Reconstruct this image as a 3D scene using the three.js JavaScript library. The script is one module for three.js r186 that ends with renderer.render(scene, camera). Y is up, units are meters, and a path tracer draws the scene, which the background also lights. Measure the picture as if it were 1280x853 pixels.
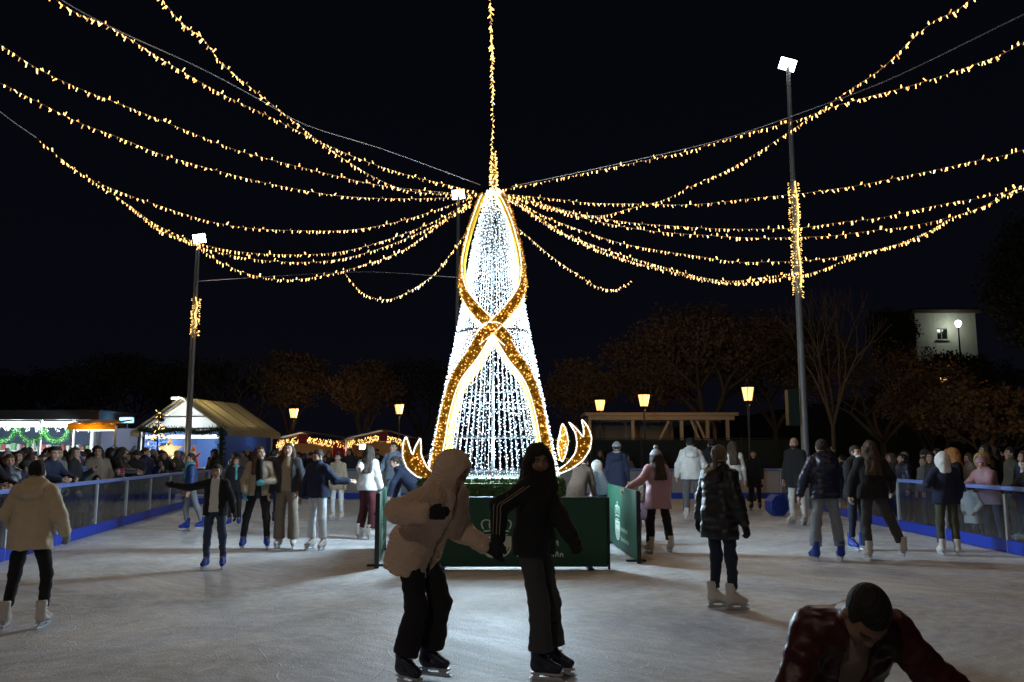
import * as THREE from 'three';
import { mergeGeometries, toCreasedNormals } from 'three/addons/utils/BufferGeometryUtils.js';
import { RoundedBoxGeometry } from 'three/addons/geometries/RoundedBoxGeometry.js';
import { ImprovedNoise } from 'three/addons/math/ImprovedNoise.js';
import { RectAreaLightUniformsLib } from 'three/addons/lights/RectAreaLightUniformsLib.js';

// ---------------------------------------------------------------- camera, sky, moon, exposure
const scene = new THREE.Scene();
const F = 1055, W = 1280, H = 853, EYE = 1.6, HORIZON = 568;       // photograph pixels
const PITCH = Math.atan((HORIZON - H / 2) / F);
const camera = new THREE.PerspectiveCamera(2 * Math.atan(H / 2 / F) * 180 / Math.PI, W / H, 0.1, 600);
camera.position.set(0, EYE, 0);
camera.rotation.x = PITCH;
scene.add(camera);
const renderer = new THREE.WebGLRenderer({ antialias: true });
renderer.setSize(1024, 682);
renderer.toneMapping = THREE.LinearToneMapping;
renderer.toneMappingExposure = 1.03;
renderer.shadowMap.enabled = true;
RectAreaLightUniformsLib.init();

const skyTex = (() => {                                            // clear night sky over a town
  const w = 64, h = 32, d = new Float32Array(w * h * 4);
  for (let j = 0; j < h; j++) for (let i = 0; i < w; i++) {
    const el = Math.max(0, (j + 0.5) / h * 2 - 1), k = Math.exp(-el * 4);
    d.set([0.0011 + 0.0016 * k, 0.0013 + 0.0013 * k, 0.0030 + 0.0022 * k, 1], (j * w + i) * 4);
  }
  const t = new THREE.DataTexture(d, w, h, THREE.RGBAFormat, THREE.FloatType);
  t.mapping = THREE.EquirectangularReflectionMapping; t.magFilter = THREE.LinearFilter; t.needsUpdate = true;
  return t;
})();
scene.background = skyTex; scene.environment = skyTex;
const moon = new THREE.DirectionalLight(0xdfe6ff, 0.02);
moon.position.set(-20, 60, 15); moon.shadow.radius = 20;
Object.assign(moon.shadow.camera, { left: -40, right: 40, top: 40, bottom: -40, near: 1, far: 160 });
scene.add(moon);

// ---------------------------------------------------------------- helpers
const V = (x = 0, y = 0, z = 0) => new THREE.Vector3(x, y, z);
let seed = 7;
const rnd = () => { seed = (seed + 0x6D2B79F5) | 0; let t = Math.imul(seed ^ (seed >>> 15), 1 | seed); t = (t + Math.imul(t ^ (t >>> 7), 61 | t)) ^ t; return ((t ^ (t >>> 14)) >>> 0) / 4294967296; };
const rr = (a, b) => a + (b - a) * rnd();
const noise = new ImprovedNoise();
const sn = Math.sin(PITCH), cs = Math.cos(PITCH);
function ray(px, py) { const x = (px - W / 2) / F, y = (H / 2 - py) / F; return V(x, y * cs + sn, -(cs - y * sn)); }
function at(px, py, D) { const d = ray(px, py); return d.multiplyScalar(D / -d.z).add(V(0, EYE, 0)); }   // photo pixel at a depth
function ground(px, py) { const d = ray(px, py); return d.multiplyScalar(-EYE / d.y).add(V(0, EYE, 0)); } // photo pixel on the ice
const taken = {};
function numbered(n) { const k = taken[n] = (taken[n] ?? -1) + 1; return k ? n + '_' + String(k).padStart(3, '0') : n; }
function tag(o, label, category, group, kind) { o.userData.label = label; if (category) o.userData.category = category; if (group) o.userData.group = group; if (kind) o.userData.kind = kind; return o; }
function thing(name, label, category, pos = [0, 0, 0], turn = 0, group) {
  const o = new THREE.Group(); o.name = numbered(name); o.position.set(...pos); o.rotation.y = turn; scene.add(o);
  return tag(o, label, category, group);
}
function structure(name, geo, mat, label) { const m = new THREE.Mesh(geo, mat); m.name = numbered(name); m.userData.kind = 'structure'; m.userData.label = label; scene.add(m); return m; }
function part(parent, name, geo, mat, label) { const m = new THREE.Mesh(geo, mat); m.name = name; if (label) m.userData.label = label; parent.add(m); return m; }
function box(w, h, d, x = 0, y = 0, z = 0) { return new THREE.BoxGeometry(w, h, d).translate(x, y, z); }
function rbox(w, h, d, r, x = 0, y = 0, z = 0) { return new RoundedBoxGeometry(w, h, d, 2, r).translate(x, y, z); }
function strip(g) { const q = g.index ? g.toNonIndexed() : g; for (const k of Object.keys(q.attributes)) if (!['position', 'normal', 'uv'].includes(k)) q.deleteAttribute(k); if (!q.attributes.uv) q.setAttribute('uv', new THREE.BufferAttribute(new Float32Array(q.attributes.position.count * 2), 2)); return q; }
function merge(list) { return mergeGeometries(list.map(strip)); }
function bar(a, b, r0, r1 = r0, seg = 8) {                          // round bar between two points
  const d = b.clone().sub(a), g = new THREE.CylinderGeometry(r1, r0, d.length(), seg, 1);
  g.applyQuaternion(new THREE.Quaternion().setFromUnitVectors(V(0, 1, 0), d.clone().normalize()));
  return g.translate((a.x + b.x) / 2, (a.y + b.y) / 2, (a.z + b.z) / 2);
}
function beam(a, b, w, h) {                                         // square bar between two points
  const d = b.clone().sub(a), g = new THREE.BoxGeometry(w, d.length(), h);
  g.applyQuaternion(new THREE.Quaternion().setFromUnitVectors(V(0, 1, 0), d.clone().normalize()));
  return g.translate((a.x + b.x) / 2, (a.y + b.y) / 2, (a.z + b.z) / 2);
}
const tube = (pts, r, n = pts.length * 6, seg = 5, closed = false) => new THREE.TubeGeometry(new THREE.CatmullRomCurve3(pts, closed), n, r, seg, closed);
const lin = (r, g, b) => new THREE.Color().setRGB(r, g, b);
function mat(r, g, b, rough = 0.8, more = {}) { return new THREE.MeshStandardMaterial({ color: lin(r, g, b), roughness: rough, ...more }); }
function glow(r, g, b, k = 1) { return new THREE.MeshStandardMaterial({ color: lin(0.4, 0.4, 0.4), emissive: lin(r, g, b), emissiveIntensity: k, roughness: 0.5 }); }
const M4 = new THREE.Matrix4(), Q = new THREE.Quaternion(), S1 = V(1, 1, 1), UPV = V(0, 1, 0);
function copies(parent, name, geo, material, list) {                // list of [position, direction of +y, scale]
  const m = new THREE.InstancedMesh(geo, material, list.length); m.name = name; m.userData.kind = 'stuff';
  list.forEach(([p, d, s], i) => { Q.setFromUnitVectors(UPV, d); m.setMatrixAt(i, M4.compose(p, Q, S1.clone().multiplyScalar(s ?? 1))); });
  parent.add(m); return m;
}
function dirRandom() { const z = rr(-1, 1), a = rr(0, 6.2832), r = Math.sqrt(1 - z * z); return V(r * Math.cos(a), z, r * Math.sin(a)); }
function lamp(parent, p, color, cd, radius = 0.05) {
  const l = new THREE.PointLight(color, cd); l.position.copy(p); l.shadow.radius = radius / 0.02; l.castShadow = true; parent.add(l); return l;
}
function dataTex(n, fn, repeatX = 1, repeatY = 1, srgb = false) {
  const d = new Uint8Array(n * n * 4);
  for (let j = 0; j < n; j++) for (let i = 0; i < n; i++) { const c = fn(i / n, j / n, i, j); d.set([c[0] * 255, c[1] * 255, c[2] * 255, 255], (j * n + i) * 4); }
  const t = new THREE.DataTexture(d, n, n, THREE.RGBAFormat); t.wrapS = t.wrapT = THREE.RepeatWrapping; t.magFilter = THREE.LinearFilter; t.repeat.set(repeatX, repeatY);
  if (srgb) t.colorSpace = THREE.SRGBColorSpace; t.needsUpdate = true; return t;
}
const fbm = (x, y, z, o = 4) => { let s = 0, a = 0.5, f = 1; for (let i = 0; i < o; i++) { s += a * noise.noise(x * f, y * f, z * f); a *= 0.5; f *= 2.03; } return s; };
const wrapNoise = (u, v, f, z) => {                                 // tileable noise
  const a = u * 6.28318, b = v * 6.28318, k = f / 6.28318;
  return noise.noise(Math.cos(a) * k + 5, Math.sin(a) * k + Math.cos(b) * k + z, Math.sin(b) * k + 9);
};

const clothTex = dataTex(128, (u, v) => { const k = 0.5 + 0.22 * Math.sin(u * 6.28318 * 24) * Math.sin(v * 6.28318 * 24) + 0.3 * wrapNoise(u, v, 12, 3) + rr(-0.12, 0.12); return [k, k, k]; }, 7, 7);

// ---------------------------------------------------------------- ground and ice
const groundTex = dataTex(512, (u, v) => { const n = 0.5 + 0.35 * wrapNoise(u, v, 9, 1) + 0.35 * wrapNoise(u, v, 50, 4) + rr(-0.12, 0.12); const k = 0.75 + 0.25 * n; return [k, k, k]; }, 1, 1);
const pg = new THREE.PlaneGeometry(600, 600, 1, 1).rotateX(-Math.PI / 2);
for (let i = 0; i < 4; i++) pg.attributes.uv.setXY(i, pg.attributes.uv.getX(i) * 200, pg.attributes.uv.getY(i) * 200);
structure('ground', pg.translate(0, -0.05, -100), mat(0.11, 0.105, 0.1, 0.9, { map: groundTex, bumpMap: groundTex, bumpScale: 0.004 }), 'dark paved ground around the ice rink');

// rink outline, x / depth
const RINK = [[-5.75, 3], [-7.65, 13], [-9.9, 26], [-10.3, 31], [9.75, 31], [8.35, 20.5], [8.05, 12], [7.75, 3]];
const ICE_N = 2048, ICE_M = 9.0;                                    // texels, metres per repeat
const iceField = (() => {
  const c = document.createElement('canvas'); c.width = c.height = ICE_N;
  const g = c.getContext('2d'); g.fillStyle = 'rgb(118,118,118)'; g.fillRect(0, 0, ICE_N, ICE_N);
  const k = ICE_N / ICE_M;
  for (let i = 0; i < 9000; i++) {                                  // blade tracks and scrapes, light or dark, mostly short
    const big = rnd() < 0.06, x = rnd() * ICE_N, y = rnd() * ICE_N, L = (big ? rr(0.8, 2.4) : rr(0.06, 0.5)) * k, a = (rnd() < 0.6 ? rr(-0.6, 0.6) : rr(0, 6.28)), b = rr(-0.5, 0.5);
    const light = rnd() < 0.62, al = big ? rr(0.05, 0.2) : rr(0.08, 0.42);
    g.strokeStyle = light ? `rgba(230,230,230,${al})` : `rgba(35,35,35,${al * 0.8})`; g.lineWidth = big ? rr(0.6, 1.6) : rr(0.8, 3.2);
    for (const ox of [-ICE_N, 0, ICE_N]) for (const oy of [-ICE_N, 0, ICE_N]) {
      const X = x + ox, Y = y + oy; if (X < -L * 1.2 || X > ICE_N + L || Y < -L * 1.2 || Y > ICE_N + L) continue;
      g.beginPath(); g.moveTo(X, Y);
      g.quadraticCurveTo(X + Math.cos(a) * L / 2, Y + Math.sin(a) * L / 2, X + Math.cos(a + b) * L, Y + Math.sin(a + b) * L); g.stroke();
    }
  }
  for (let i = 0; i < 26000; i++) {                                 // scraped snow specks
    const s = rr(0.8, 4.2), x = rnd() * ICE_N, y = rnd() * ICE_N;
    g.fillStyle = rnd() < 0.7 ? `rgba(240,240,240,${rr(0.1, 0.5)})` : `rgba(30,30,30,${rr(0.05, 0.3)})`; g.fillRect(x, y, s * rr(0.8, 2.5), s);
  }
  return g.getImageData(0, 0, ICE_N, ICE_N).data;
})();
const iceColor = dataTex(ICE_N, (u, v, i, j) => {
  const f = iceField[(j * ICE_N + i) * 4] / 255;
  const p = 0.5 + 0.6 * wrapNoise(u, v, 7, 2) + 0.5 * wrapNoise(u, v, 19, 7) + 0.5 * wrapNoise(u, v, 70, 3), q = 0.5 + 0.7 * wrapNoise(u, v, 6, 11) + 0.4 * wrapNoise(u, v, 30, 13);
  const k = 0.57 + 0.9 * (f - 0.46) + 0.26 * (p - 0.5) + rr(-0.11, 0.11), dirt = Math.min(1, Math.max(0, q)) - 0.5;       // scraped snow over grubby ice
  return [Math.min(1, Math.max(0.05, k * (1 + 0.06 * dirt))), Math.min(1, Math.max(0.05, k)), Math.min(1, Math.max(0.05, k * (1.02 - 0.14 * dirt)))];
}, 1, 1);
const iceRough = dataTex(1024, (u, v, i, j) => {
  const f = iceField[(j * 2 * ICE_N + i * 2) * 4] / 255;
  const p = 0.5 + 0.5 * wrapNoise(u, v, 5, 2) + 0.4 * wrapNoise(u, v, 22, 5);
  const k = Math.min(1, Math.max(0.2, 0.56 + 0.3 * (f - 0.46) + 0.22 * (p - 0.5))); return [k, k, k];
}, 1, 1);
{
  const s = new THREE.Shape(RINK.map(([x, d]) => new THREE.Vector2(x, d)));
  const g = new THREE.ShapeGeometry(s).rotateX(-Math.PI / 2).toNonIndexed();
  const p = g.attributes.position, uv = g.attributes.uv;
  for (let i = 0; i < p.count; i++) uv.setXY(i, p.getX(i) / ICE_M, p.getZ(i) / ICE_M);
  structure('ice_rink', g, mat(1, 1, 1, 1, { map: iceColor, roughnessMap: iceRough, bumpMap: iceColor, bumpScale: 0.018 }), 'scratched grey white ice of the skating rink');
}

// ---------------------------------------------------------------- rink barriers
const M = {
  blueKick: mat(0.012, 0.05, 0.5, 0.4), rail: mat(0.16, 0.24, 0.62, 0.45), post: mat(0.5, 0.52, 0.55, 0.45, { metalness: 0.3 }),
  pane: new THREE.MeshPhysicalMaterial({ color: lin(0.86, 0.9, 0.93), roughness: 0.1, transmission: 1, thickness: 0, ior: 1.45 }),
  paneFog: new THREE.MeshPhysicalMaterial({ color: lin(0.62, 0.6, 0.58), roughness: 0.55, transmission: 0.55, thickness: 0, ior: 1.45 }),
  steel: mat(0.42, 0.44, 0.46, 0.42, { metalness: 0.85 }), galv: mat(0.34, 0.35, 0.36, 0.55, { metalness: 0.4 }),
  dark: mat(0.02, 0.02, 0.022, 0.6), wire: mat(0.015, 0.018, 0.014, 0.6), wireGold: mat(0.09, 0.06, 0.02, 0.6),
};
function barrier(label, A, B, group, paneMat, hgt = 1.08) {
  const a = V(A[0], 0, -A[1]), b = V(B[0], 0, -B[1]), L = a.distanceTo(b), n = Math.max(1, Math.round(L / 2.1));
  const t = thing('rink_barrier', label, 'barrier', a.toArray(), Math.atan2(-(b.z - a.z), b.x - a.x), group);
  const w = L / n;
  for (let i = 0; i < n; i++) {
    part(t, 'kick_board', rbox(w - 0.02, 0.2, 0.06, 0.012, (i + 0.5) * w, 0.11, 0), M.blueKick);
    part(t, 'pane', box(w - 0.1, hgt - 0.3, 0.012, (i + 0.5) * w, 0.215 + (hgt - 0.3) / 2, 0), paneMat);
    part(t, 'rail', rbox(w - 0.012, 0.07, 0.13, 0.02, (i + 0.5) * w, hgt - 0.035, 0), M.rail);
  }
  for (let i = 0; i <= n; i++) part(t, 'post', rbox(0.055, hgt - 0.08, 0.055, 0.008, i * w, (hgt - 0.08) / 2, -0.005), M.post);
  return t;
}
for (let i = 0; i < RINK.length - 1; i++) {
  const lab = ['clear rink barrier with blue kick board beside the skater in the cream jacket', 'long clear rink barrier with blue kick board and crowd leaning over it', 'short clear rink barrier at the far corner before the gabled tent', 'far rink barrier closing the ice below the dark fence', 'clear rink barrier beside the floodlight mast and blue skating aid', 'rink barrier with blue rail behind the skater in the white hood', 'clear rink barrier with blue rail running on towards the crouching skater'][i];
  barrier(lab, RINK[i], RINK[i + 1], 'barriers round the rink', i === 3 ? M.paneFog : M.pane);
}

// ---------------------------------------------------------------- lighted cone tree on its hedge plinth
const TREE = at(616, 590, 15); const TX = TREE.x, TZ = -15, Y0 = 1.26;
const YT = at(614, 240, 15).y, R0 = at(697, 590, 15).x - TX;
const PROFILE = [[592, 80], [520, 65], [440, 49], [400, 41], [350, 32.5], [300, 23], [270, 15], [250, 8], [240, 4], [200, 3]].map(([py, r]) => [at(614, py, 15).y, r / F * 15]);
const coneR = (y) => { if (y <= PROFILE[0][0]) return PROFILE[0][1]; for (let i = 1; i < PROFILE.length; i++) if (y <= PROFILE[i][0]) { const [a, b] = PROFILE[i - 1], [c, d] = PROFILE[i]; return b + (d - b) * (y - a) / (c - a); } return 0.03; };
const ledCool = glow(0.70, 0.88, 1.0, 2.1), ledWarm = glow(1.0, 0.6, 0.16, 3.0), ropeWhite = glow(0.97, 0.98, 1.0, 2.0);
const foil = mat(0.7, 0.42, 0.03, 0.38, { metalness: 0.75 }), foilCore = mat(0.7, 0.42, 0.03, 0.6, { metalness: 0.75 });
const ledSpike = merge([new THREE.ConeGeometry(0.0062, 0.032, 5, 1, true).rotateX(Math.PI).translate(0, 0.026, 0), new THREE.SphereGeometry(0.0085, 6, 4).translate(0, 0.043, 0)]);
const flake = (() => { const g = new THREE.PlaneGeometry(0.011, 0.055); g.translate(0, 0.027, 0); return g; })();
{
  const t = thing('light_tree', 'tall white cone tree of lights wrapped in gold tinsel ribbons, inside the green banners', 'light sculpture', [TX, 0, TZ]);
  const plinth = part(t, 'plinth', rbox(1.7, 1.2, 1.7, 0.03, 0, 0.6, 0), M.dark);
  // steel frame
  const rings = [Y0 + 0.02, 1.9, 2.75, 3.75, 4.6, 5.3];
  for (const y of rings) part(t, 'frame_ring', new THREE.TorusGeometry(coneR(y) - 0.012, y === 3.75 ? 0.03 : 0.01, 6, 48).rotateX(Math.PI / 2).translate(0, y, 0), M.dark);
  part(t, 'mast', bar(V(0, 1.2, 0), V(0, YT + 0.85, 0), 0.022, 0.012), M.dark);
  // curtain of cool white lights: drops down the cone
  const leds = [], wires = [], N = 60;
  for (let i = 0; i < N; i++) {
    const a = (i + 0.25 * (rnd() - 0.5)) / N * Math.PI * 2, ca = Math.cos(a), sa = Math.sin(a), rad = V(ca, 0.12, sa).normalize();
    const top = YT - 0.1 - rr(0, 0.15) - (i % 3 ? rr(0.05, 0.35) + (i % 3 - 1) * 0.55 : 0);
    { const wp = []; for (let k = 0; k <= 8; k++) { const y = Y0 + (top - Y0) * k / 8; wp.push(V(ca * coneR(y), y, sa * coneR(y))); } wires.push(tube(wp, 0.003, 16, 3)); }
    for (let y = Y0 + rr(0, 0.04); y < top; y += 0.05) {
      const r = coneR(y), d = dirRandom().multiplyScalar(0.75).add(rad).normalize();
      leds.push([V(ca * r, y + rr(-0.01, 0.01), sa * r), d, rr(0.85, 1.15)]);
    }
  }
  for (const y of [1.27, 2.45]) for (let k = 0, n = Math.round(coneR(y) * 6.28 / 0.04); k < n; k++) {
    const a = k / n * 6.2832; leds.push([V(Math.cos(a) * coneR(y), y, Math.sin(a) * coneR(y)), V(Math.cos(a), rr(-.4, .4), Math.sin(a)).normalize(), 1]);
  }
  copies(t, 'led_lights', ledSpike, ledCool, leds);
  part(t, 'curtain_wire', merge(wires), mat(0.5, 0.5, 0.5, 0.6)).userData.kind = 'stuff';
  // ribbons
  const upper = [[606, 246], [603, 252], [590, 290], [581, 337], [583, 365], [597, 389], [616, 410], [636, 428]];
  const lower = [[596, 428], [616, 411], [639.5, 445], [658, 473], [670, 511], [679, 558], [686, 595]];
  const mirror = (l) => l.map(([x, y]) => [1231 - x, y]);
  function ribbon(path, side, w0, w1, lift, label) {
    const pts = path.map(([px, py]) => {
      let D = 15; let p;
      for (let k = 0; k < 4; k++) { p = at(px, py, D); const dx = p.x - TX, R = coneR(p.y) + lift; D = 15 - Math.sqrt(Math.max(R * R - dx * dx, 0.0004)); }
      return V(p.x - TX, p.y, (p.z - TZ) * side);
    });
    const curve = new THREE.CatmullRomCurve3(pts), n = 60, pos = [], idx = [], e1 = [], e2 = [], fl = [], wl = [];
    const frames = [];
    for (let i = 0; i <= n; i++) {
      const u = i / n, p = curve.getPointAt(u), tg = curve.getTangentAt(u), out = V(p.x, 0.1, p.z).normalize(), s = tg.clone().cross(out).normalize(), o = s.clone().cross(tg).normalize();
      const w = (w0 + (w1 - w0) * u) / 2; frames.push([p, tg, o, s, w]);
      for (const [a, b] of [[-w, 0], [w, 0], [w, 0.05], [-w, 0.05]]) { const q = p.clone().addScaledVector(s, a).addScaledVector(o, b); pos.push(q.x, q.y, q.z); }
      e1.push(p.clone().addScaledVector(s, -w).addScaledVector(o, 0.06)); e2.push(p.clone().addScaledVector(s, w).addScaledVector(o, 0.06));
      if (i < n) for (let k = 0; k < 4; k++) { const a = i * 4 + k, b = i * 4 + (k + 1) % 4; idx.push(a, b, a + 4, b, b + 4, a + 4); }
    }
    const g = new THREE.BufferGeometry(); g.setAttribute('position', new THREE.Float32BufferAttribute(pos, 3)); g.setIndex(idx); g.computeVertexNormals();
    const band = part(t, 'tinsel_ribbon', g, foilCore, label);
    const L = curve.getLength();
    for (let k = 0; k < L * 620; k++) { const [p, , o, s, w] = frames[Math.floor(rnd() * n)]; fl.push([p.clone().addScaledVector(s, rr(-w, w)).addScaledVector(o, 0.045 + rr(-0.01, 0.012)).addScaledVector(frames[0][1], rr(-.01, .01)), o.clone().add(dirRandom().multiplyScalar(1.1)).normalize(), rr(0.7, 1.2)]); }
    for (let k = 0; k < L * 46; k++) { const [p, , o, s, w] = frames[Math.floor(rnd() * n)]; wl.push([p.clone().addScaledVector(s, rr(-w * .85, w * .85)).addScaledVector(o, 0.04), o.clone().add(dirRandom().multiplyScalar(0.5)).normalize(), rr(0.8, 1.1)]); }
    copies(band, 'tinsel', flake, foil, fl);
    copies(band, 'led_lights', ledSpike, ledWarm, wl);
    if (side > 0) for (const e of [e1, e2]) part(band, 'rope_light', tube(e.filter((_, i) => i % 2 === 0), 0.0085, 60, 5), ropeWhite);
  }
  for (const side of [1, -1]) {
    ribbon(upper, side, 0.15, 0.21, 0.04, side > 0 ? 'gold tinsel ribbon on the near face, upper loop' : undefined);
    ribbon(mirror(upper), side, 0.15, 0.21, 0.075);
    ribbon(lower, side, 0.23, side > 0 ? 0.3 : 0.2, 0.04);
    ribbon(mirror(lower), side, 0.23, side > 0 ? 0.3 : 0.2, 0.075);
  }
  // flame-shaped tinsel ends of the ribbons
  function flame(outline, D, label) {
    const pts = outline.map(([px, py]) => { const p = at(px, py, D); return V(p.x - TX, p.y, 0); });
    const c = new THREE.CatmullRomCurve3(pts, true, 'catmullrom', 0.25), ring = c.getPoints(90);
    const shape = new THREE.Shape(ring.map((p) => new THREE.Vector2(p.x, p.y)));
    const g = new THREE.ExtrudeGeometry(shape, { depth: 0.09, bevelEnabled: false }).translate(0, 0, 15 - D - 0.045);
    const f = part(t, 'tinsel_flame', g, foilCore, label), fl = [], wl = [];
    const inside = (x, y) => { let r = false; for (let i = 0, j = ring.length - 1; i < ring.length; j = i++) { const a = ring[i], b = ring[j]; if ((a.y > y) !== (b.y > y) && x < (b.x - a.x) * (y - a.y) / (b.y - a.y) + a.x) r = !r; } return r; };
    const bb = new THREE.Box2().setFromPoints(ring.map((p) => new THREE.Vector2(p.x, p.y)));
    for (let k = 0, n = 0; k < 20000 && n < 620; k++) {
      const x = rr(bb.min.x, bb.max.x), y = rr(bb.min.y, bb.max.y); if (!inside(x, y)) continue; n++;
      const sd = rnd() < 0.8 ? 1 : -1;
      (n % 16 ? fl : wl).push([V(x, y, 15 - D + sd * 0.045), V(0, 0, sd).add(dirRandom().multiplyScalar(n % 16 ? 1.0 : 0.5)).normalize(), rr(0.7, 1.15)]);
    }
    copies(f, 'tinsel', flake, foil, fl); copies(f, 'led_lights', ledSpike, ledWarm, wl);
    part(f, 'rope_light', tube(ring.slice(0, -1).map((p) => V(p.x, p.y, 15 - D + 0.05)), 0.0105, 120, 5, true), ropeWhite);
    return f;
  }
  const fA = flame([[557, 596], [546, 594.5], [534, 584], [527, 568], [526, 548], [519, 560], [516, 569], [512, 558], [508, 546], [504, 556], [504, 572], [510, 586], [522, 596], [540, 600]], 14.1, 'two-pointed tinsel flame at the foot, cradle beneath it');
  flame([[697, 588], [708, 580], [718, 568], [721, 556], [719, 542], [711, 528], [722, 538], [729, 547], [729, 536], [727, 525], [734, 533], [739, 547], [737, 562], [728, 576], [714, 586], [700, 592]], 14.3);
  flame([[700, 574], [697, 560], [699, 546], [703, 530], [708, 540], [710, 554], [707, 568], [703, 577]], 15.4);
  part(fA, 'cradle', merge([[[524, 597], [524, 603]], [[545, 597], [545, 603]], [[524, 603], [545, 603]]].map(([a, b]) => { const p = at(...a, 14.1), q = at(...b, 14.1); return bar(V(p.x - TX, p.y, 0.86), V(q.x - TX, q.y, 0.86), 0.008, 0.008, 5); })), M.steel);
  // golden tip above the cone
  const tip = part(t, 'tip', bar(V(0, YT - 0.12, 0), V(0, YT + 0.72, 0), 0.03, 0.012, 8), mat(0.2, 0.12, 0.04, 0.5));
  const tl = []; for (let k = 0; k < 210; k++) { const u = Math.pow(rnd(), 1.4), a = rr(0, 6.28), r = 0.035 * (1 - u) + 0.008; tl.push([V(Math.cos(a) * r, YT - 0.12 + u * 0.86, Math.sin(a) * r), V(Math.cos(a), rr(-.3, 1), Math.sin(a)).normalize(), rr(0.9, 1.3)]); }
  copies(tip, 'led_lights', ledSpike, ledWarm, tl);
  const tw = []; for (let k = 0; k < 260; k++) { const a = rr(0, 6.28), y = YT + rr(-0.32, 0.04), r = coneR(y) * rr(0.6, 1.25) + 0.02; tw.push([V(Math.cos(a) * r, y, Math.sin(a) * r), V(Math.cos(a), rr(-.5, .7), Math.sin(a)).normalize(), rr(0.9, 1.4)]); }
  copies(tip, 'led_lights', ledSpike, glow(1.0, 0.86, 0.6, 3.4), tw);
  // the light that the curtain gives off
  for (const [y, n, cd] of [[1.75, 5, 3.2], [2.7, 4, 3.6], [3.7, 3, 3.2], [4.8, 2, 2.6]]) for (let k = 0; k < n; k++) {
    const a = (k + 0.5) / n * 6.2832 + y; lamp(t, V(Math.cos(a) * coneR(y) * 0.3, y, Math.sin(a) * coneR(y) * 0.3), lin(0.56, 0.80, 1.0), cd * 3.2, 0.25);
  }
  // clipped box hedge round the foot
  const hd = thing('box_hedge', 'low clipped box hedge around the foot of the cone tree of lights', 'hedge', [TX, 0, TZ]);
  part(hd, 'core', merge([box(2.3, 0.95, 0.24, 0, 0.65, 1.03), box(2.3, 0.95, 0.24, 0, 0.65, -1.03), box(0.24, 0.95, 1.8, 1.03, 0.65, 0), box(0.24, 0.95, 1.8, -1.03, 0.65, 0)]), mat(0.06, 0.1, 0.025, 0.9));
  const leafG = new THREE.PlaneGeometry(0.022, 0.036).translate(0, 0.018, 0), lv = [];
  for (let k = 0; k < 9000; k++) {
    const s = Math.floor(rnd() * 4), u = rr(-1.18, 1.18), v = rr(0.2, 1.17), top = rnd() < 0.3;
    let p, n; if (top) { p = V(u, 1.15 + rr(-.02, .03), rr(0.88, 1.18)); n = V(0, 1, 0); } else { p = V(u, v, 1.165 + rr(-0.02, 0.03)); n = V(0, 0, 1); }
    const c = [1, 0, -1, 0][s], sI = [0, 1, 0, -1][s], rot = (q) => V(q.x * c + q.z * sI, q.y, -q.x * sI + q.z * c);
    lv.push([rot(p), rot(n).add(dirRandom().multiplyScalar(0.9)).normalize(), rr(0.7, 1.4)]);
  }
  copies(hd, 'foliage', leafG, mat(0.06, 0.1, 0.025, 0.6, { side: THREE.DoubleSide }), lv);
}

// ---------------------------------------------------------------- floodlight masts
const floodGlass = glow(0.95, 0.98, 1.0, 14);
function mast(label, px, py, D, aim, cd, wound, headSize = 0.42, twin = false, k = 1) {
  const top = at(px, py, D), t = thing('floodlight_mast', label, 'floodlight', [top.x, 0, top.z], 0, 'floodlight masts');
  part(t, 'pole', bar(V(0, 0, 0), V(0, top.y - 0.15, 0), 0.125 * k, 0.065 * k, 14), M.galv);
  part(t, 'base_plate', new THREE.CylinderGeometry(0.2, 0.22, 0.06, 14).translate(0, 0.03, 0), M.galv);
  if (twin) part(t, 'pole', bar(V(-0.2, 0, -0.2), V(-0.17, top.y - 0.4, -0.2), 0.06, 0.035, 10), M.galv);
  const dir = aim.clone().sub(top).normalize();
  const head = new THREE.Group(); head.name = 'lamp_head'; head.position.set(0, top.y, 0); head.quaternion.setFromUnitVectors(V(0, 0, 1), dir); head.rotateZ(px > 640 ? -0.3 : 0.12); t.add(head);
  part(head, 'housing', rbox(headSize * 1.1, headSize * 0.85, 0.12, 0.02, 0, 0, -0.02), M.dark);
  part(head, 'lamp_glass', rbox(headSize, headSize * 0.75, 0.02, 0.008, 0, 0, 0.055), floodGlass);
  part(t, 'bracket', box(0.08, 0.3, 0.08, 0, top.y - 0.2, 0), M.galv);
  const s = new THREE.SpotLight(lin(1.0, 0.93, 0.84), cd, 0, 1.05, 0.6); s.shadow.radius = 9; s.castShadow = true;
  s.position.set(0, top.y, 0).addScaledVector(dir, 0.12); s.target.position.set(0, top.y, 0).addScaledVector(dir, 3); t.add(s, s.target);
  if (wound) {
    const y0 = at(px, wound[1], D).y, y1 = at(px, wound[0], D).y, list = [];
    for (let k = 0; k < (y1 - y0) * 85; k++) { const a = rr(0, 6.28), y = rr(y0, y1), r = 0.11; list.push([V(Math.cos(a) * r, y, Math.sin(a) * r), V(Math.cos(a), rr(-.7, .4), Math.sin(a)).normalize(), rr(1.1, 1.7)]); }
    copies(t, 'led_lights', ledSpike, ledWarm, list);
    { const pts = []; for (let k = 0; k <= 30; k++) { const u = k / 30, a = 0.5 + 0.35 * Math.sin(u * 11); pts.push(V(Math.sin(a) * 0.115, y0 + 0.3 + (y1 - y0 - 0.3) * u, Math.cos(a) * 0.115)); } part(t, 'rope_light', tube(pts, 0.016, 60, 5), ledWarm); }
    lamp(t, V(0.2, (y0 + y1) / 2, 0.35), lin(1, 0.62, 0.22), 1.6, 0.2);
  }
  return t;
}
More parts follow.
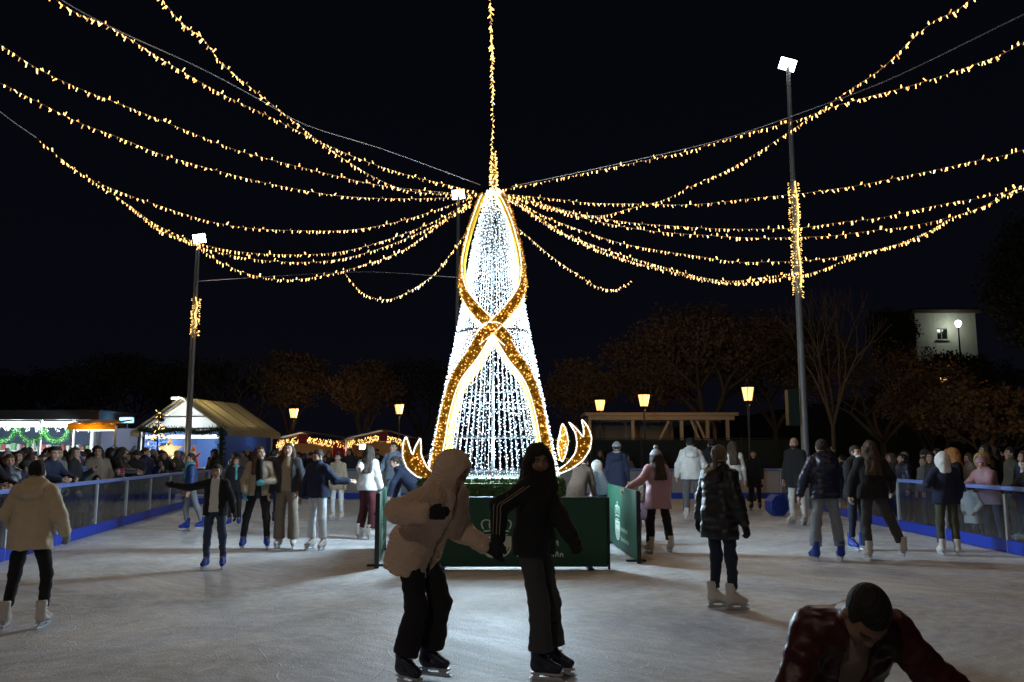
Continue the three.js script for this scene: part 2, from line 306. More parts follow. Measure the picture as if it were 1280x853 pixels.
const mastA = mast('tall floodlight mast with warm lights wound round its middle, near the bearded man', 985, 80, 25.6, V(-1, 0, -11), 50, [228, 372], 0.5);
part(mastA, 'control_box', rbox(0.34, 1.1, 0.3, 0.02, -0.34, 3.0, 0), mat(0.012, 0.03, 0.022, 0.5));
mast('tall floodlight mast beside the gabled tent stall, above the market crowd', 249, 298, 32.4, V(-5, 0, -14), 50, [372, 420], 0.46, true, 0.62);
mast('tall floodlight mast standing behind the cone tree of lights', 573, 243, 37, V(0, 0, -9), 40, null, 0.55);

{ // the mast at the near end of the rink, whose light falls on the skaters' near sides
  const t = thing('floodlight_mast', 'tall floodlight mast at the near end of the rink, behind the viewer', 'floodlight', [-7.5, 0, 11], 0, 'floodlight masts'), y = 12.6, dir = V(9, -y, -17).normalize();
  part(t, 'pole', bar(V(0, 0, 0), V(0, y - 0.15, 0), 0.125, 0.065, 14), M.galv); part(t, 'base_plate', new THREE.CylinderGeometry(0.2, 0.22, 0.06, 14).translate(0, 0.03, 0), M.galv);
  const head = new THREE.Group(); head.name = 'lamp_head'; head.position.set(0, y, 0); head.quaternion.setFromUnitVectors(V(0, 0, 1), dir); t.add(head);
  part(head, 'housing', rbox(0.55, 0.43, 0.12, 0.02, 0, 0, -0.02), M.dark); part(head, 'lamp_glass', rbox(0.5, 0.38, 0.02, 0.008, 0, 0, 0.055), floodGlass);
  const s = new THREE.SpotLight(lin(1.0, 0.84, 0.68), 115, 0, 1.0, 0.6); s.shadow.radius = 12; s.castShadow = true; s.position.set(0, y, 0).addScaledVector(dir, 0.14); s.target.position.set(0, y, 0).addScaledVector(dir, 3); t.add(s, s.target);
}

// ---------------------------------------------------------------- strings of warm lights
const bulb = merge([new THREE.CylinderGeometry(0.005, 0.0065, 0.05, 5, 1).translate(0, 0.026, 0), new THREE.SphereGeometry(0.0065, 5, 3).translate(0, 0.05, 0)]);
const bulbGlow = glow(1.0, 0.53, 0.14, 4.4), bulbDim = glow(1.0, 0.45, 0.09, 1.3), bulbCool = glow(0.6, 0.75, 1.0, 3.0);
const zoomL = (l) => l.map(([x, y]) => [x / 2, y / 2]), zoomR = (l) => l.map(([x, y]) => [640 + x / 2, y / 2]);
function stringLight(label, path, D0, D1, ext, cd = 0.5, lights = 2, dense = 1) {
  const apex = at(614, 242, 15), pts = [];
  const n = path.length; let acc = [0]; for (let i = 1; i < n; i++) acc.push(acc[i - 1] + Math.hypot(path[i][0] - path[i - 1][0], path[i][1] - path[i - 1][1]));
  path.forEach(([x, y], i) => { const u = acc[i] / acc[n - 1]; pts.push(at(x, y, D0 + (D1 - D0) * Math.pow(u, 1.15))); });
  if (ext) pts.push(V(...ext));
  const c = new THREE.CatmullRomCurve3(pts), L = c.getLength();
  const t = thing('string_light', label, 'string lights', pts[0].toArray(), 0, 'strings of warm lights over the rink');
  const o = pts[0], loc = c.getPoints(Math.round(L * 5)).map((p) => p.sub(o));
  part(t, 'cable', new THREE.TubeGeometry(new THREE.CatmullRomCurve3(loc), loc.length, 0.0055, 4), M.wireGold);
  const list = [], blue = [], dim = [];
  const nb = Math.round(L / 0.078 * dense);
  for (let k = 0; k < nb; k++) {
    const u = (k + rr(-0.3, 0.3)) / nb; if (u < 0 || u > 1) continue;
    if (wrapNoise(u, 0.3, L * 1.2, n * 7.7 + path[0][0]) > 0.6) continue;              // a few dead stretches
    const p = c.getPointAt(u).sub(o), tg = c.getTangentAt(u), sd = V(0, 1, 0).cross(tg).normalize();
    const a = (k % 2 ? 1 : -1) * rr(0.2, 0.9) + (rnd() < 0.14 ? 3.1 : 0), d = V(0, -Math.cos(a), 0).addScaledVector(sd, Math.sin(a) * 0.9).addScaledVector(tg, rr(-.35, .35)).normalize();
    (rnd() < 0.012 ? blue : rnd() < 0.28 ? dim : list).push([p, d, rr(0.45, 1.15)]);
    if (rnd() < 0.5) list.push([p.clone().addScaledVector(tg, 0.012), d.clone().addScaledVector(sd, rr(-.7, .7)).normalize(), rr(0.7, 1.1)]);
  }
  copies(t, 'bulbs', bulb, bulbGlow, list); copies(t, 'bulbs', bulb, bulbDim, dim); if (blue.length) copies(t, 'bulbs', bulb, bulbCool, blue);
  for (let k = 0; k < lights; k++) lamp(t, c.getPointAt((k + 0.6) / lights * 0.95).sub(o).add(V(0, -0.09, 0)), lin(1, 0.62, 0.28), cd * 0.65, 0.25);
  return t;
}
const LS = 'string of warm fairy lights from the cone tree tip ';
stringLight(LS + 'straight overhead', [[614, 200], [616, 150], [615, 80], [613, 0]], 14.8, 9.2, [-0.1, 8.4, 2], 0.7, 3);
stringLight(LS + 'rising steepest over the tent', zoomL([[1195, 489], [1010, 474], [870, 405], [730, 300], [640, 230], [550, 155], [510, 100], [410, 5]]), 15, 8.0, [-4.2, 8.6, -2], 0.8, 3);
stringLight(LS + 'beside the bare cable', zoomL([[1190, 480], [1150, 470], [1000, 432], [880, 390], [780, 345], [660, 285], [560, 238], [440, 170], [270, 65], [140, 0]]), 15, 8.2, [-6.3, 7.6, -3.2], 0.8, 3);
stringLight(LS + 'below the bare cable', zoomL([[1200, 485], [1100, 480], [930, 460], [840, 440], [700, 405], [590, 375], [450, 320], [320, 268], [200, 222], [90, 170], [5, 115]]), 15, 9.2, [-7.6, 6.8, -5.5], 0.7, 3);
stringLight(LS + 'sagging over the market stall', zoomL([[1190, 492], [1000, 497], [850, 490], [700, 465], [600, 442], [500, 415], [400, 385], [300, 345], [200, 308], [80, 248], [0, 208]]), 15, 9.8, [-8.2, 6.2, -6.5], 0.7, 3);
stringLight(LS + 'to a bare cable end', zoomL([[1190, 490], [1090, 525], [1000, 553], [880, 575], [760, 577], [620, 570], [530, 555], [450, 532], [370, 505], [300, 480], [220, 445], [150, 395], [90, 345]]), 15, 12, null, 0.5, 3, 1.15);
stringLight(LS + 'upper of three sags', zoomL([[1180, 500], [1080, 556], [960, 602], [850, 630], [740, 637], [620, 632], [520, 615], [440, 586], [380, 556], [320, 510]]), 15, 13.6, null, 0.4, 2, 1.2);
stringLight(LS + 'middle of three sags', zoomL([[1180, 505], [1080, 566], [960, 618], [850, 648], [740, 656], [620, 646], [520, 624], [440, 592], [380, 562], [320, 514]]), 15.1, 13.6, null, 0.4, 2, 1.2);
stringLight(LS + 'deepest of three sags', zoomL([[1180, 510], [1100, 560], [1000, 630], [900, 665], [850, 680], [720, 700], [620, 685], [540, 650], [480, 608], [400, 577], [320, 512], [220, 446], [150, 397]]), 15.2, 13, null, 0.4, 3, 1.5);
stringLight('short looped fairy light string hooked to a sagging string beside the cone tree', zoomL([[1190, 545], [1130, 630], [1080, 690], [1000, 740], [960, 750], [910, 735], [875, 700], [855, 672]]), 15.1, 15.0, null, 0.4, 2, 1.5);
const RS = 'fairy light string passing the wound floodlight mast, ';
stringLight(RS + 'highest and nearly straight', zoomR([[-35, 476], [0, 470], [100, 450], [220, 425], [330, 402], [440, 378], [530, 350], [620, 325], [720, 298], [800, 268], [900, 240], [970, 222], [1060, 195], [1160, 160], [1270, 112]]), 15, 8.6, [7.2, 7.0, -5], 0.7, 3);
stringLight(RS + 'dipping and then rising most steeply', zoomR([[-35, 484], [20, 495], [130, 527], [220, 540], [300, 520], [380, 500], [450, 465], [540, 425], [620, 378], [700, 325], [760, 285], [830, 235], [920, 175], [1000, 100], [1060, 50], [1140, 5]]), 15, 8.0, [5.6, 7.9, -3], 0.8, 3);
stringLight(RS + 'just above its wound lights', zoomR([[-35, 484], [0, 487], [100, 497], [200, 508], [320, 510], [440, 512], [540, 503], [640, 492], [740, 482], [860, 465], [960, 445], [1060, 425], [1160, 402], [1270, 378]]), 15, 9.6, [7.6, 5.6, -7], 0.6, 3);
stringLight(RS + 'upper of the pair crossing its wound lights', zoomR([[-35, 486], [20, 495], [150, 530], [280, 555], [400, 565], [520, 572], [620, 573], [720, 570], [830, 555], [920, 545], [1020, 523], [1110, 505], [1200, 490], [1275, 465]]), 15, 10.6, [8.2, 5.3, -9], 0.5, 3);
stringLight(RS + 'lower of the pair crossing its wound lights', zoomR([[-35, 488], [20, 500], [130, 532], [250, 562], [370, 580], [480, 588], [600, 595], [700, 594], [800, 590], [900, 577], [1000, 565], [1090, 545], [1170, 520], [1270, 480]]), 15.1, 11, [8.5, 5.2, -9.6], 0.5, 3);
stringLight(RS + 'crossing the lower end of its wound lights', zoomR([[-35, 490], [10, 502], [80, 540], [170, 575], [260, 605], [360, 625], [460, 640], [560, 655], [650, 655], [760, 650], [860, 635], [960, 612], [1040, 585], [1090, 548]]), 15.1, 12, null, 0.4, 3, 1.15);
stringLight(RS + 'lowest and thick with bulbs', zoomR([[-35, 492], [10, 507], [70, 545], [150, 595], [240, 635], [320, 660], [420, 685], [500, 703], [580, 708], [660, 698], [760, 680], [860, 640], [960, 612], [1050, 575], [1100, 545], [1180, 515], [1275, 470]]), 15.2, 11.5, [8.6, 5.1, -10], 0.5, 3, 1.6);
stringLight('string of warm fairy lights ending on the mast, tangled with the lowest string', zoomR([[-35, 494], [0, 502], [100, 570], [200, 612], [300, 645], [380, 668], [470, 693], [550, 703], [640, 692], [722, 680]]), 15.3, 15.6, null, 0.3, 2, 1.4);
stringLight('short looped string of warm fairy lights ending in mid air beyond the cone tree', zoomR([[-25, 505], [0, 555], [50, 600], [110, 650], [170, 690], [220, 720], [270, 722], [300, 700]]), 15.2, 17.5, null, 0.4, 2, 1.4);
function bareCable(label, pts) { const t = thing('support_cable', label, 'cable', pts[0].toArray()); part(t, 'cable', new THREE.TubeGeometry(new THREE.CatmullRomCurve3(pts.map((p) => p.clone().sub(pts[0]))), 60, 0.007, 4), mat(0.3, 0.3, 0.32, 0.6)); }
bareCable('bare steel cable strung above the fairy lights towards the black sky', [[600, 231, 15], [480, 187, 13.4], [380, 155, 12], [320, 122, 10.9], [250, 85, 9.7], [145, 37, 8.4], [85, 5, 7.8], [20, -40, 7]].map((a) => at(...a)));
bareCable('bare steel cable end carrying the lowest string beside the market stall', [[45, 172, 12], [20, 155, 11.6], [0, 140, 11.3], [-60, 95, 10.4]].map((a) => at(...a)));
bareCable('bare steel cable above the straight string by the floodlight mast', [[640, 233, 15], [780, 203, 13], [900, 175, 11.4], [1010, 138, 10], [1110, 100, 9.2], [1280, 18, 8]].map((a) => at(...a)));
bareCable('thin bare cable from the cone tree to the tall mast by the tent', [[590, 348, 16], [450, 340, 22], [350, 345, 26], [245, 352, 32.3]].map((a) => at(...a)));

// ---------------------------------------------------------------- green banner boards round the tree
const bannerTex = (() => {
  const c = document.createElement('canvas'); c.width = 1024; c.height = 480; const g = c.getContext('2d');
  g.fillStyle = '#0f4a34'; g.fillRect(0, 0, 1024, 480);
  g.strokeStyle = '#cfdccf'; g.fillStyle = '#cfdccf'; g.lineWidth = 9; g.lineCap = 'round';
  const cx = 400;                                                     // crown over a round emblem
  g.beginPath(); g.moveTo(cx - 70, 236); g.quadraticCurveTo(cx, 222, cx + 70, 236); g.stroke();
  g.beginPath(); g.moveTo(cx - 74, 218); g.bezierCurveTo(cx - 110, 150, cx - 40, 130, cx - 26, 180); g.stroke();
  g.beginPath(); g.moveTo(cx + 74, 218); g.bezierCurveTo(cx + 110, 150, cx + 40, 130, cx + 26, 180); g.stroke();
  g.beginPath(); g.moveTo(cx - 36, 212); g.bezierCurveTo(cx - 60, 120, cx + 60, 120, cx + 36, 212); g.stroke();
  g.beginPath(); g.moveTo(cx, 140); g.lineTo(cx, 205); g.moveTo(cx - 9, 122); g.lineTo(cx + 9, 122); g.moveTo(cx, 113); g.lineTo(cx, 131); g.stroke();
  g.fillRect(cx - 66, 258, 132, 8);
  g.beginPath(); g.moveTo(cx - 86, 272); g.lineTo(cx + 86, 272); g.lineTo(cx + 86, 350); g.arc(cx, 350, 86, 0, Math.PI); g.closePath(); g.fill();
  g.strokeStyle = '#0f4a34'; g.lineWidth = 6; for (let k = 0; k < 4; k++) { g.beginPath(); g.arc(cx, 340, 20 + k * 18, 0.2, Math.PI - 0.2); g.stroke(); }
  g.beginPath(); g.moveTo(cx - 40, 300); g.lineTo(cx + 40, 300); g.stroke();
  g.font = 'bold 66px sans-serif'; g.fillStyle = '#cfdccf'; g.strokeStyle = '#cfdccf';
  g.lineWidth = 7;                                                    // two short lines of lettering too small to read
  for (let r = 0; r < 2; r++) for (let k = 0; k < 9 + r; k++) { const x = 520 + k * 27, y = 300 + r * 80; g.beginPath(); g.moveTo(x, y + 40); g.quadraticCurveTo(x + (k % 2 ? 4 : 12), y - (k % 4 ? 6 : 26), x + 16, y + 40); if (k % 3 === 0) { g.moveTo(x, y + 22); g.lineTo(x + 14, y + 22); } g.stroke(); }
  const t = new THREE.CanvasTexture(c); t.colorSpace = THREE.SRGBColorSpace; return t;
})();
const bannerFront = new THREE.MeshStandardMaterial({ map: bannerTex, roughness: 0.55 }), bannerPlain = mat(0.006, 0.055, 0.03, 0.5), bannerEdge = mat(0.01, 0.012, 0.012, 0.5);
function banner(label, A, B, hgt, faceToward) {
  const a = V(A.x, 0, A.z), b = V(B.x, 0, B.z), L = a.distanceTo(b);
  const t = thing('banner_board', label, 'banner', a.clone().add(b).multiplyScalar(0.5).toArray(), Math.atan2(-(b.z - a.z), b.x - a.x), 'green banner boards round the cone tree');
  part(t, 'panel', rbox(L, hgt - 0.035, 0.05, 0.015, 0, 0.035 + (hgt - 0.035) / 2, 0), bannerPlain);
  const pr = new THREE.PlaneGeometry(L - 0.05, hgt - 0.1); part(t, 'print', pr.translate(0, 0.035 + (hgt - 0.035) / 2, 0.0295), bannerFront);
  for (const s of [-1, 1]) {
    part(t, 'edge_post', rbox(0.03, hgt - 0.005, 0.064, 0.008, s * (L / 2 + 0.017), hgt / 2, 0), bannerEdge);
    part(t, 'foot', rbox(0.08, 0.03, 0.3, 0.008, s * (L / 2 - 0.25), 0.0155, 0), bannerEdge);
  }
  part(t, 'back_rail', rbox(L - 0.1, 0.03, 0.03, 0.006, 0, hgt * 0.72, -0.042), bannerEdge);
  return t;
}
const gA = ground(530, 712), gB = ground(760, 712);
banner('dark green banner board with a crown emblem, behind the two skaters holding hands', gA, gB, 1.0);
banner('green banner board with a white emblem that the girl in the pink coat holds', ground(762, 678), ground(799, 705), 1.06);
banner('green banner board standing edge-on beside the girl in maroon trousers', ground(470.5, 711), ground(480, 686), 1.05);

// ---------------------------------------------------------------- terrain and buildings behind
{
  const g = new THREE.PlaneGeometry(120, 70, 60, 36).rotateX(-Math.PI / 2), p = g.attributes.position;
  for (let i = 0; i < p.count; i++) { const x = p.getX(i) + 62, z = p.getZ(i) - 82, u = Math.min(1, Math.max(0, (-z - 47) / 10)) * Math.min(1, Math.max(0, (x - 12) / 12)), s = u * u * (3 - 2 * u); p.setXYZ(i, x, -0.06 + 5.6 * s + (s > 0 ? 0.35 * fbm(x * 0.2, 1, z * 0.2) * s : 0), z); }
  g.computeVertexNormals(); structure('hillside', g, mat(0.03, 0.032, 0.02, 1), 'dark grassy bank behind the park trees');
}
const winGlass = new THREE.MeshStandardMaterial({ color: lin(0.01, 0.012, 0.014), roughness: 0.1 });
{
  const a = at(1146, 448, 62), b = at(1222, 448, 62), topY = at(1180, 388, 62).y, w = b.x - a.x;
  const t = thing('building', 'pale rendered house lit by a white wall lamp on the dark bank', 'building', [(a.x + b.x) / 2, 5.3, -62 - 3]);
  const h = topY - 5.3 - 0.25, wallTex = dataTex(128, (u, v) => { const k = 0.86 + 0.12 * wrapNoise(u, v, 6, 2) + rr(-0.03, 0.03); return [k, k, k * 0.97]; });
  const wall = mat(0.55, 0.53, 0.46, 0.9, { map: wallTex }), openX = at(1177, 418, 62).x - (a.x + b.x) / 2, wy = at(1177, 418, 62).y - 5.3;
  // front wall built round the window openings
  const xs = [openX], hw = 0.38, hh = 0.42, zf = 3;
  const pieces = []; let x0 = -w / 2; for (const x of xs) { pieces.push(box(x - hw - x0, h, 0.25, (x - hw + x0) / 2, h / 2, zf)); pieces.push(box(2 * hw, wy - hh, 0.25, x, (wy - hh) / 2, zf), box(2 * hw, h - wy - hh, 0.25, x, (h + wy + hh) / 2, zf)); x0 = x + hw; } pieces.push(box(w / 2 - x0, h, 0.25, (w / 2 + x0) / 2, h / 2, zf));
  part(t, 'wall', merge([...pieces, box(0.25, h, 6, -w / 2 + 0.125, h / 2, -0.2), box(0.25, h, 6, w / 2 - 0.125, h / 2, -0.2), box(w, h, 0.25, 0, h / 2, -3.3)]), wall);
  const rf = part(t, 'roof', merge([box(w + 0.6, 0.22, 7.2, 0, h + 0.11, -0.1), box(w + 0.3, 0.16, 6.9, 0, h + 0.3, -0.1)]), mat(0.09, 0.07, 0.06, 0.9));
  for (const x of xs) { const q = part(t, 'window', box(2 * hw, 2 * hh, 0.03, x, wy, zf - 0.03), winGlass); part(q, 'frame', merge([box(0.06, 2 * hh, 0.06, x, wy, zf), box(2 * hw, 0.06, 0.06, x, wy + hh - 0.03, zf), box(2 * hw, 0.06, 0.06, x, wy - hh + 0.03, zf)]), mat(0.2, 0.16, 0.12, 0.7)); part(q, 'sill', box(2 * hw + 0.2, 0.07, 0.2, x, wy - hh - 0.035, zf + 0.18), wall); }
  const lp = at(1198, 405, 60.5), st = thing('street_lamp', 'white globe lamp on a dark post in front of the pale house', 'lamp', [lp.x, 5.25, lp.z]);
  part(st, 'post', bar(V(0, 0, 0), V(0, lp.y - 5.5, 0), 0.07, 0.05), M.dark);
  part(st, 'lamp_globe', new THREE.LatheGeometry([[0.001, -0.25], [0.12, -0.22], [0.24, 0.05], [0.16, 0.2], [0.001, 0.28]].map((q) => new THREE.Vector2(...q)), 12).translate(0, lp.y - 5.25, 0), glow(0.9, 1.0, 0.92, 7));
  lamp(st, V(0, lp.y - 5.3, -0.4), lin(0.85, 1, 0.88), 3, 0.2);
}
// ---------------------------------------------------------------- lantern street lamps
const lanternGlass = glow(1.0, 0.55, 0.17, 2.3), iron = mat(0.02, 0.022, 0.02, 0.5);
function lantern(label, px, py, D, cd = 4.6) {
  const c = at(px, py, D), t = thing('street_lamp', label, 'street lamp', [c.x, 0, c.z], rr(0, 1), 'lantern lamps along the park'), y = c.y;
  part(t, 'post', new THREE.LatheGeometry([[0.16, 0], [0.16, 0.15], [0.1, 0.3], [0.085, 0.8], [0.06, 0.95], [0.045, 1.4], [0.035, y - 0.45], [0.06, y - 0.42], [0.06, y - 0.36], [0.001, y - 0.34]].map((q) => new THREE.Vector2(...q)), 10), iron);
  part(t, 'lamp_glass', new THREE.CylinderGeometry(0.24, 0.15, 0.46, 6, 1).translate(0, y, 0), lanternGlass);
  part(t, 'frame', merge([...Array(6)].map((_, k) => { const a = k / 6 * 6.2832 + Math.PI / 6 * 0; return bar(V(Math.sin(a) * 0.155, y - 0.24, Math.cos(a) * 0.155), V(Math.sin(a) * 0.247, y + 0.24, Math.cos(a) * 0.247), 0.012, 0.012, 4); }).concat([new THREE.CylinderGeometry(0.16, 0.06, 0.12, 6).translate(0, y - 0.29, 0)])), iron);
  part(t, 'cap', new THREE.LatheGeometry([[0.27, 0.23], [0.25, 0.28], [0.1, 0.4], [0.05, 0.48], [0.03, 0.56], [0.001, 0.58]].map((q) => new THREE.Vector2(q[0], q[1] + y)), 6), iron);
  lamp(t, V(0.34, y, 0.34), lin(1, 0.52, 0.16), cd, 0.2);
}
lantern('lit orange lantern lamp above the roofs, between the tent and the fairy-lit stalls', 367, 517, 44);
lantern('lit orange lantern lamp above the fairy-lit stall with the red box', 499, 512, 42);
lantern('small lit orange lantern lamp beside the cone tree, above the timber pavilion end', 750, 507, 38);
lantern('lit orange lantern lamp over the middle of the timber pavilion', 805, 501, 34);
lantern('lit orange lantern lamp between the timber pavilion and the floodlight mast', 935, 493, 29.5, 4);
lantern('lit orange lantern lamp hidden in the twiggy bush below the pale house', 1183, 478, 39, 5);
lantern('lit orange lantern lamp behind the spectators beside the blue rail', 1320, 486, 26, 1.4);

// ---------------------------------------------------------------- timber pavilion and fence
{
  const a = at(735, 516, 37.5), b = at(918, 520, 37.5), w = b.x - a.x, h = a.y, t = thing('timber_pavilion', 'open timber pavilion with flat roof and braced posts behind the dark fence', 'pavilion', [(a.x + b.x) / 2, 0, -38.7]);
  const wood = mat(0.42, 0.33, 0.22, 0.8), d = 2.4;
  part(t, 'roof', merge([box(w + 0.3, 0.14, d + 0.3, 0, h - 0.07, 0)]), wood);
  for (const z of [d / 2, -d / 2]) part(t, 'beam', box(w, 0.18, 0.12, 0, h - 0.24, z), wood);
  for (const u of [-0.5, -0.2, 0.14, 0.32, 0.46]) for (const z of [d / 2, -d / 2]) part(t, 'post', box(0.14, h - 0.34, 0.14, u * w * 0.98, (h - 0.34) / 2, z), wood);
  for (const [u, v] of [[0.05, -0.05], [0.2, 0.28], [0.24, 0.32]]) part(t, 'brace', beam(V(u * w, h - 0.36, d / 2 + 0.08), V(v * w, h - 1.6, d / 2 + 0.08), 0.1, 0.08), wood);
  for (const y of [0.9, 1.9]) part(t, 'rail', box(w * 0.34, 0.1, 0.08, w * 0.31, y, d / 2 + 0.02), wood);
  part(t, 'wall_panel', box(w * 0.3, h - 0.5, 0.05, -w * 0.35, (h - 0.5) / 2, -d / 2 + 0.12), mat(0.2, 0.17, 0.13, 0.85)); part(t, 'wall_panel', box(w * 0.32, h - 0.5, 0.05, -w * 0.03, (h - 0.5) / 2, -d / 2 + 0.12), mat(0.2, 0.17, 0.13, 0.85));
}
{
  const a = at(676, 548, 33.5), b = at(990, 548, 33.5), t = thing('mesh_fence', 'dark green netting fence on posts behind the far rink barrier', 'fence', [a.x, 0, -33.5]), w = b.x - a.x, n = 5, h = 2.2;
  const net = mat(0.008, 0.014, 0.012, 0.85);
  for (let i = 0; i < n; i++) part(t, 'netting', box(w / n - 0.08, h - 0.1, 0.02, (i + 0.5) * w / n, h / 2, 0), net);
  for (let i = 0; i <= n; i++) part(t, 'post', bar(V(i * w / n, 0, 0), V(i * w / n, h + 0.06, 0), 0.03), M.dark);
  part(t, 'rail', bar(V(0, h, 0.04), V(w, h, 0.04), 0.02), M.dark);
}
// blue skating aid lying on the ice
{
  const p = ground(972, 645), t = thing('skating_aid', 'blue round plastic skating aid standing on edge on the ice', 'skating aid', [p.x, 0, p.z], 0.25);
  const blue = mat(0.012, 0.04, 0.28, 0.4);
  part(t, 'shell', toCreasedNormals(new THREE.CylinderGeometry(0.29, 0.29, 0.3, 8).rotateZ(Math.PI / 2).rotateY(Math.PI / 2).rotateZ(Math.PI / 8).translate(0, 0.27, 0), 0.6), blue);
  part(t, 'rim', new THREE.TorusGeometry(0.265, 0.025, 6, 8).rotateZ(Math.PI / 8).translate(0, 0.27, 0.15), mat(0.02, 0.06, 0.36, 0.35));
  part(t, 'hub', new THREE.CylinderGeometry(0.08, 0.08, 0.34, 12).rotateX(Math.PI / 2).translate(0, 0.27, 0), blue);
}

// ---------------------------------------------------------------- market stalls
const icicleGlow = glow(0.86, 1.0, 0.98, 3.0), greenGlow = glow(0.35, 1.0, 0.3, 1.5), panelGlow = glow(0.93, 0.98, 1.0, 2.4);
const needle = new THREE.PlaneGeometry(0.012, 0.09).translate(0, 0.045, 0), fir = mat(0.02, 0.045, 0.02, 0.8, { side: THREE.DoubleSide });
function garland(parent, name, pts, r, n, material = fir) { const c = new THREE.CatmullRomCurve3(pts), l = []; for (let k = 0; k < n; k++) { const p = c.getPointAt(rnd()), d = dirRandom(); l.push([p.addScaledVector(d, r * rr(0.1, 0.7)), d, rr(0.8, 1.5)]); } part(parent, name, tube(pts, r * 0.35, 40), material); copies(parent, 'needles', needle, material, l); }
{
  const xl = at(-80, 520, 36).x, xr = at(120, 520, 36).x, w = xr - xl, t = thing('market_stall', 'wide market stall hung with white icicle lights and green garland rings', 'market stall', [(xl + xr) / 2, 0, -37.4]), d = 2.8;
  part(t, 'roof', merge([box(w + 0.5, 0.34, d + 0.6, 0, 3.22, 0), box(w + 0.7, 0.06, d + 0.8, 0, 3.42, 0)]), mat(0.06, 0.06, 0.065, 0.8));
  part(t, 'back_wall', box(w, 3.0, 0.08, 0, 1.5, -d / 2), mat(0.05, 0.07, 0.13, 0.8));
  for (const s of [-1, 1]) part(t, 'side_wall', box(0.08, 3.0, d - 0.1, s * (w / 2 - 0.05), 1.5, 0), mat(0.12, 0.12, 0.14, 0.8));
  part(t, 'counter', merge([box(w - 0.3, 0.06, 0.7, 0, 1.05, d / 2 - 0.3), box(w - 0.3, 1.0, 0.06, 0, 0.5, d / 2)]), mat(0.45, 0.44, 0.42, 0.6));
  part(t, 'shelf', box(w - 0.6, 0.05, 0.4, 0, 1.75, -d / 2 + 0.3), mat(0.7, 0.7, 0.68, 0.6));
  for (let k = 0; k < 26; k++) { const x = -w / 2 + 0.6 + k * (w - 1.2) / 25, hgt = rr(0.15, 0.34); part(t, 'goods', rbox(rr(0.12, 0.24), hgt, 0.2, 0.03, x, 1.778 + hgt / 2, -d / 2 + 0.3), mat(...(k % 4 === 0 ? [0.5, 0.1, 0.08] : k % 3 ? [0.7, 0.7, 0.68] : [0.2, 0.45, 0.25]), 0.6)); }
  for (const u of [-0.5, -0.17, 0.17, 0.38, 0.5]) part(t, 'post', box(0.1, 3.05, 0.1, u * (w - 0.15), 1.525, d / 2 + 0.1), mat(0.75, 0.76, 0.78, 0.5));
  const ic = []; for (let k = 0; k < 900; k++) { const x = rr(-w / 2, w / 2), L = 0.12 + 0.36 * Math.abs(Math.sin(x * 7.3)) * rnd(); ic.push([V(x, 3.04 - L, d / 2 + 0.24 + rr(-.04, .04)), V(rr(-.3, .3), -1, rr(-.3, .3)).normalize(), rr(0.7, 1.3)]); }
  copies(t, 'icicle_lights', bulb, icicleGlow, ic);
  part(t, 'light_panel', box(w - 0.2, 0.22, 0.04, 0, 2.86, d / 2 - 0.05), panelGlow);
  const gl = mat(0.05, 0.3, 0.07, 0.7, { side: THREE.DoubleSide });
  for (const [u, hl] of [[0.5, 0.5], [-0.6, 0.5], [0.2, 0.5], [-0.2, 0.5]]) { const px = u > 0 ? [44, 74][u === 0.5 ? 1 : 0] : [8, -30][u === -0.2 ? 0 : 1], cx = at(px, 545, 36).x - (xl + xr) / 2, pts = []; for (let k = 0; k <= 10; k++) { const a = Math.PI + k / 10 * Math.PI; pts.push(V(cx + Math.cos(a) * 0.52, 2.68 + Math.sin(a) * 0.55, d / 2 + 0.28)); } garland(t, 'garland', pts, 0.11, 500, gl); const li = []; for (let k = 0; k < 90; k++) { const a = Math.PI + rnd() * Math.PI; li.push([V(cx + Math.cos(a) * rr(0.44, 0.6), 2.68 + Math.sin(a) * rr(0.47, 0.63), d / 2 + 0.36), dirRandom(), 0.9]); } copies(t, 'led_lights', bulb, greenGlow, li); }
  for (const u of [-0.3, 0.0, 0.3]) lamp(t, V(u * w, 2.7, d / 2 + 0.1), lin(0.86, 0.97, 1), 12, 0.2);
}
{
  const xl = at(88, 530, 34.6).x, xr = at(148, 530, 34.6).x, w = xr - xl, t = thing('food_stall', 'small white stall under a yellow awning', 'market stall', [(xl + xr) / 2, 0, -36]);
  const aw = part(t, 'awning', (() => { const g = new THREE.BoxGeometry(w, 0.05, 1.5, 12, 1, 6); const p = g.attributes.position; for (let i = 0; i < p.count; i++) { const z = p.getZ(i); p.setY(i, p.getY(i) + 2.92 - z * 0.12 + 0.03 * Math.sin(p.getX(i) * 9)); } return g.translate(0, 0, 0.9); })(), new THREE.MeshPhysicalMaterial({ color: lin(0.8, 0.45, 0.03), roughness: 0.9, transmission: 0.5, thickness: 0 }));
  part(aw, 'valance', box(w, 0.24, 0.012, 0, 2.7, 1.66), new THREE.MeshPhysicalMaterial({ color: lin(0.8, 0.45, 0.03), roughness: 0.9, transmission: 0.5, thickness: 0 }));
  for (const s of [-1, 1]) part(t, 'post', box(0.08, 2.75, 0.08, s * (w / 2 - 0.1), 1.375, 1.4), mat(0.8, 0.8, 0.82, 0.5));
  part(t, 'wall', box(w - 0.1, 2.7, 0.08, 0, 1.35, -0.6), mat(0.1, 0.12, 0.2, 0.8)); part(t, 'counter', box(w - 0.2, 1.05, 0.6, 0, 0.525, 0.9), mat(0.6, 0.6, 0.62, 0.6));
  part(t, 'light_panel', box(w - 0.3, 0.1, 0.05, 0, 2.6, 1.2), panelGlow); lamp(t, V(0, 2.45, 1.25), lin(0.85, 0.95, 1), 10, 0.2);
}
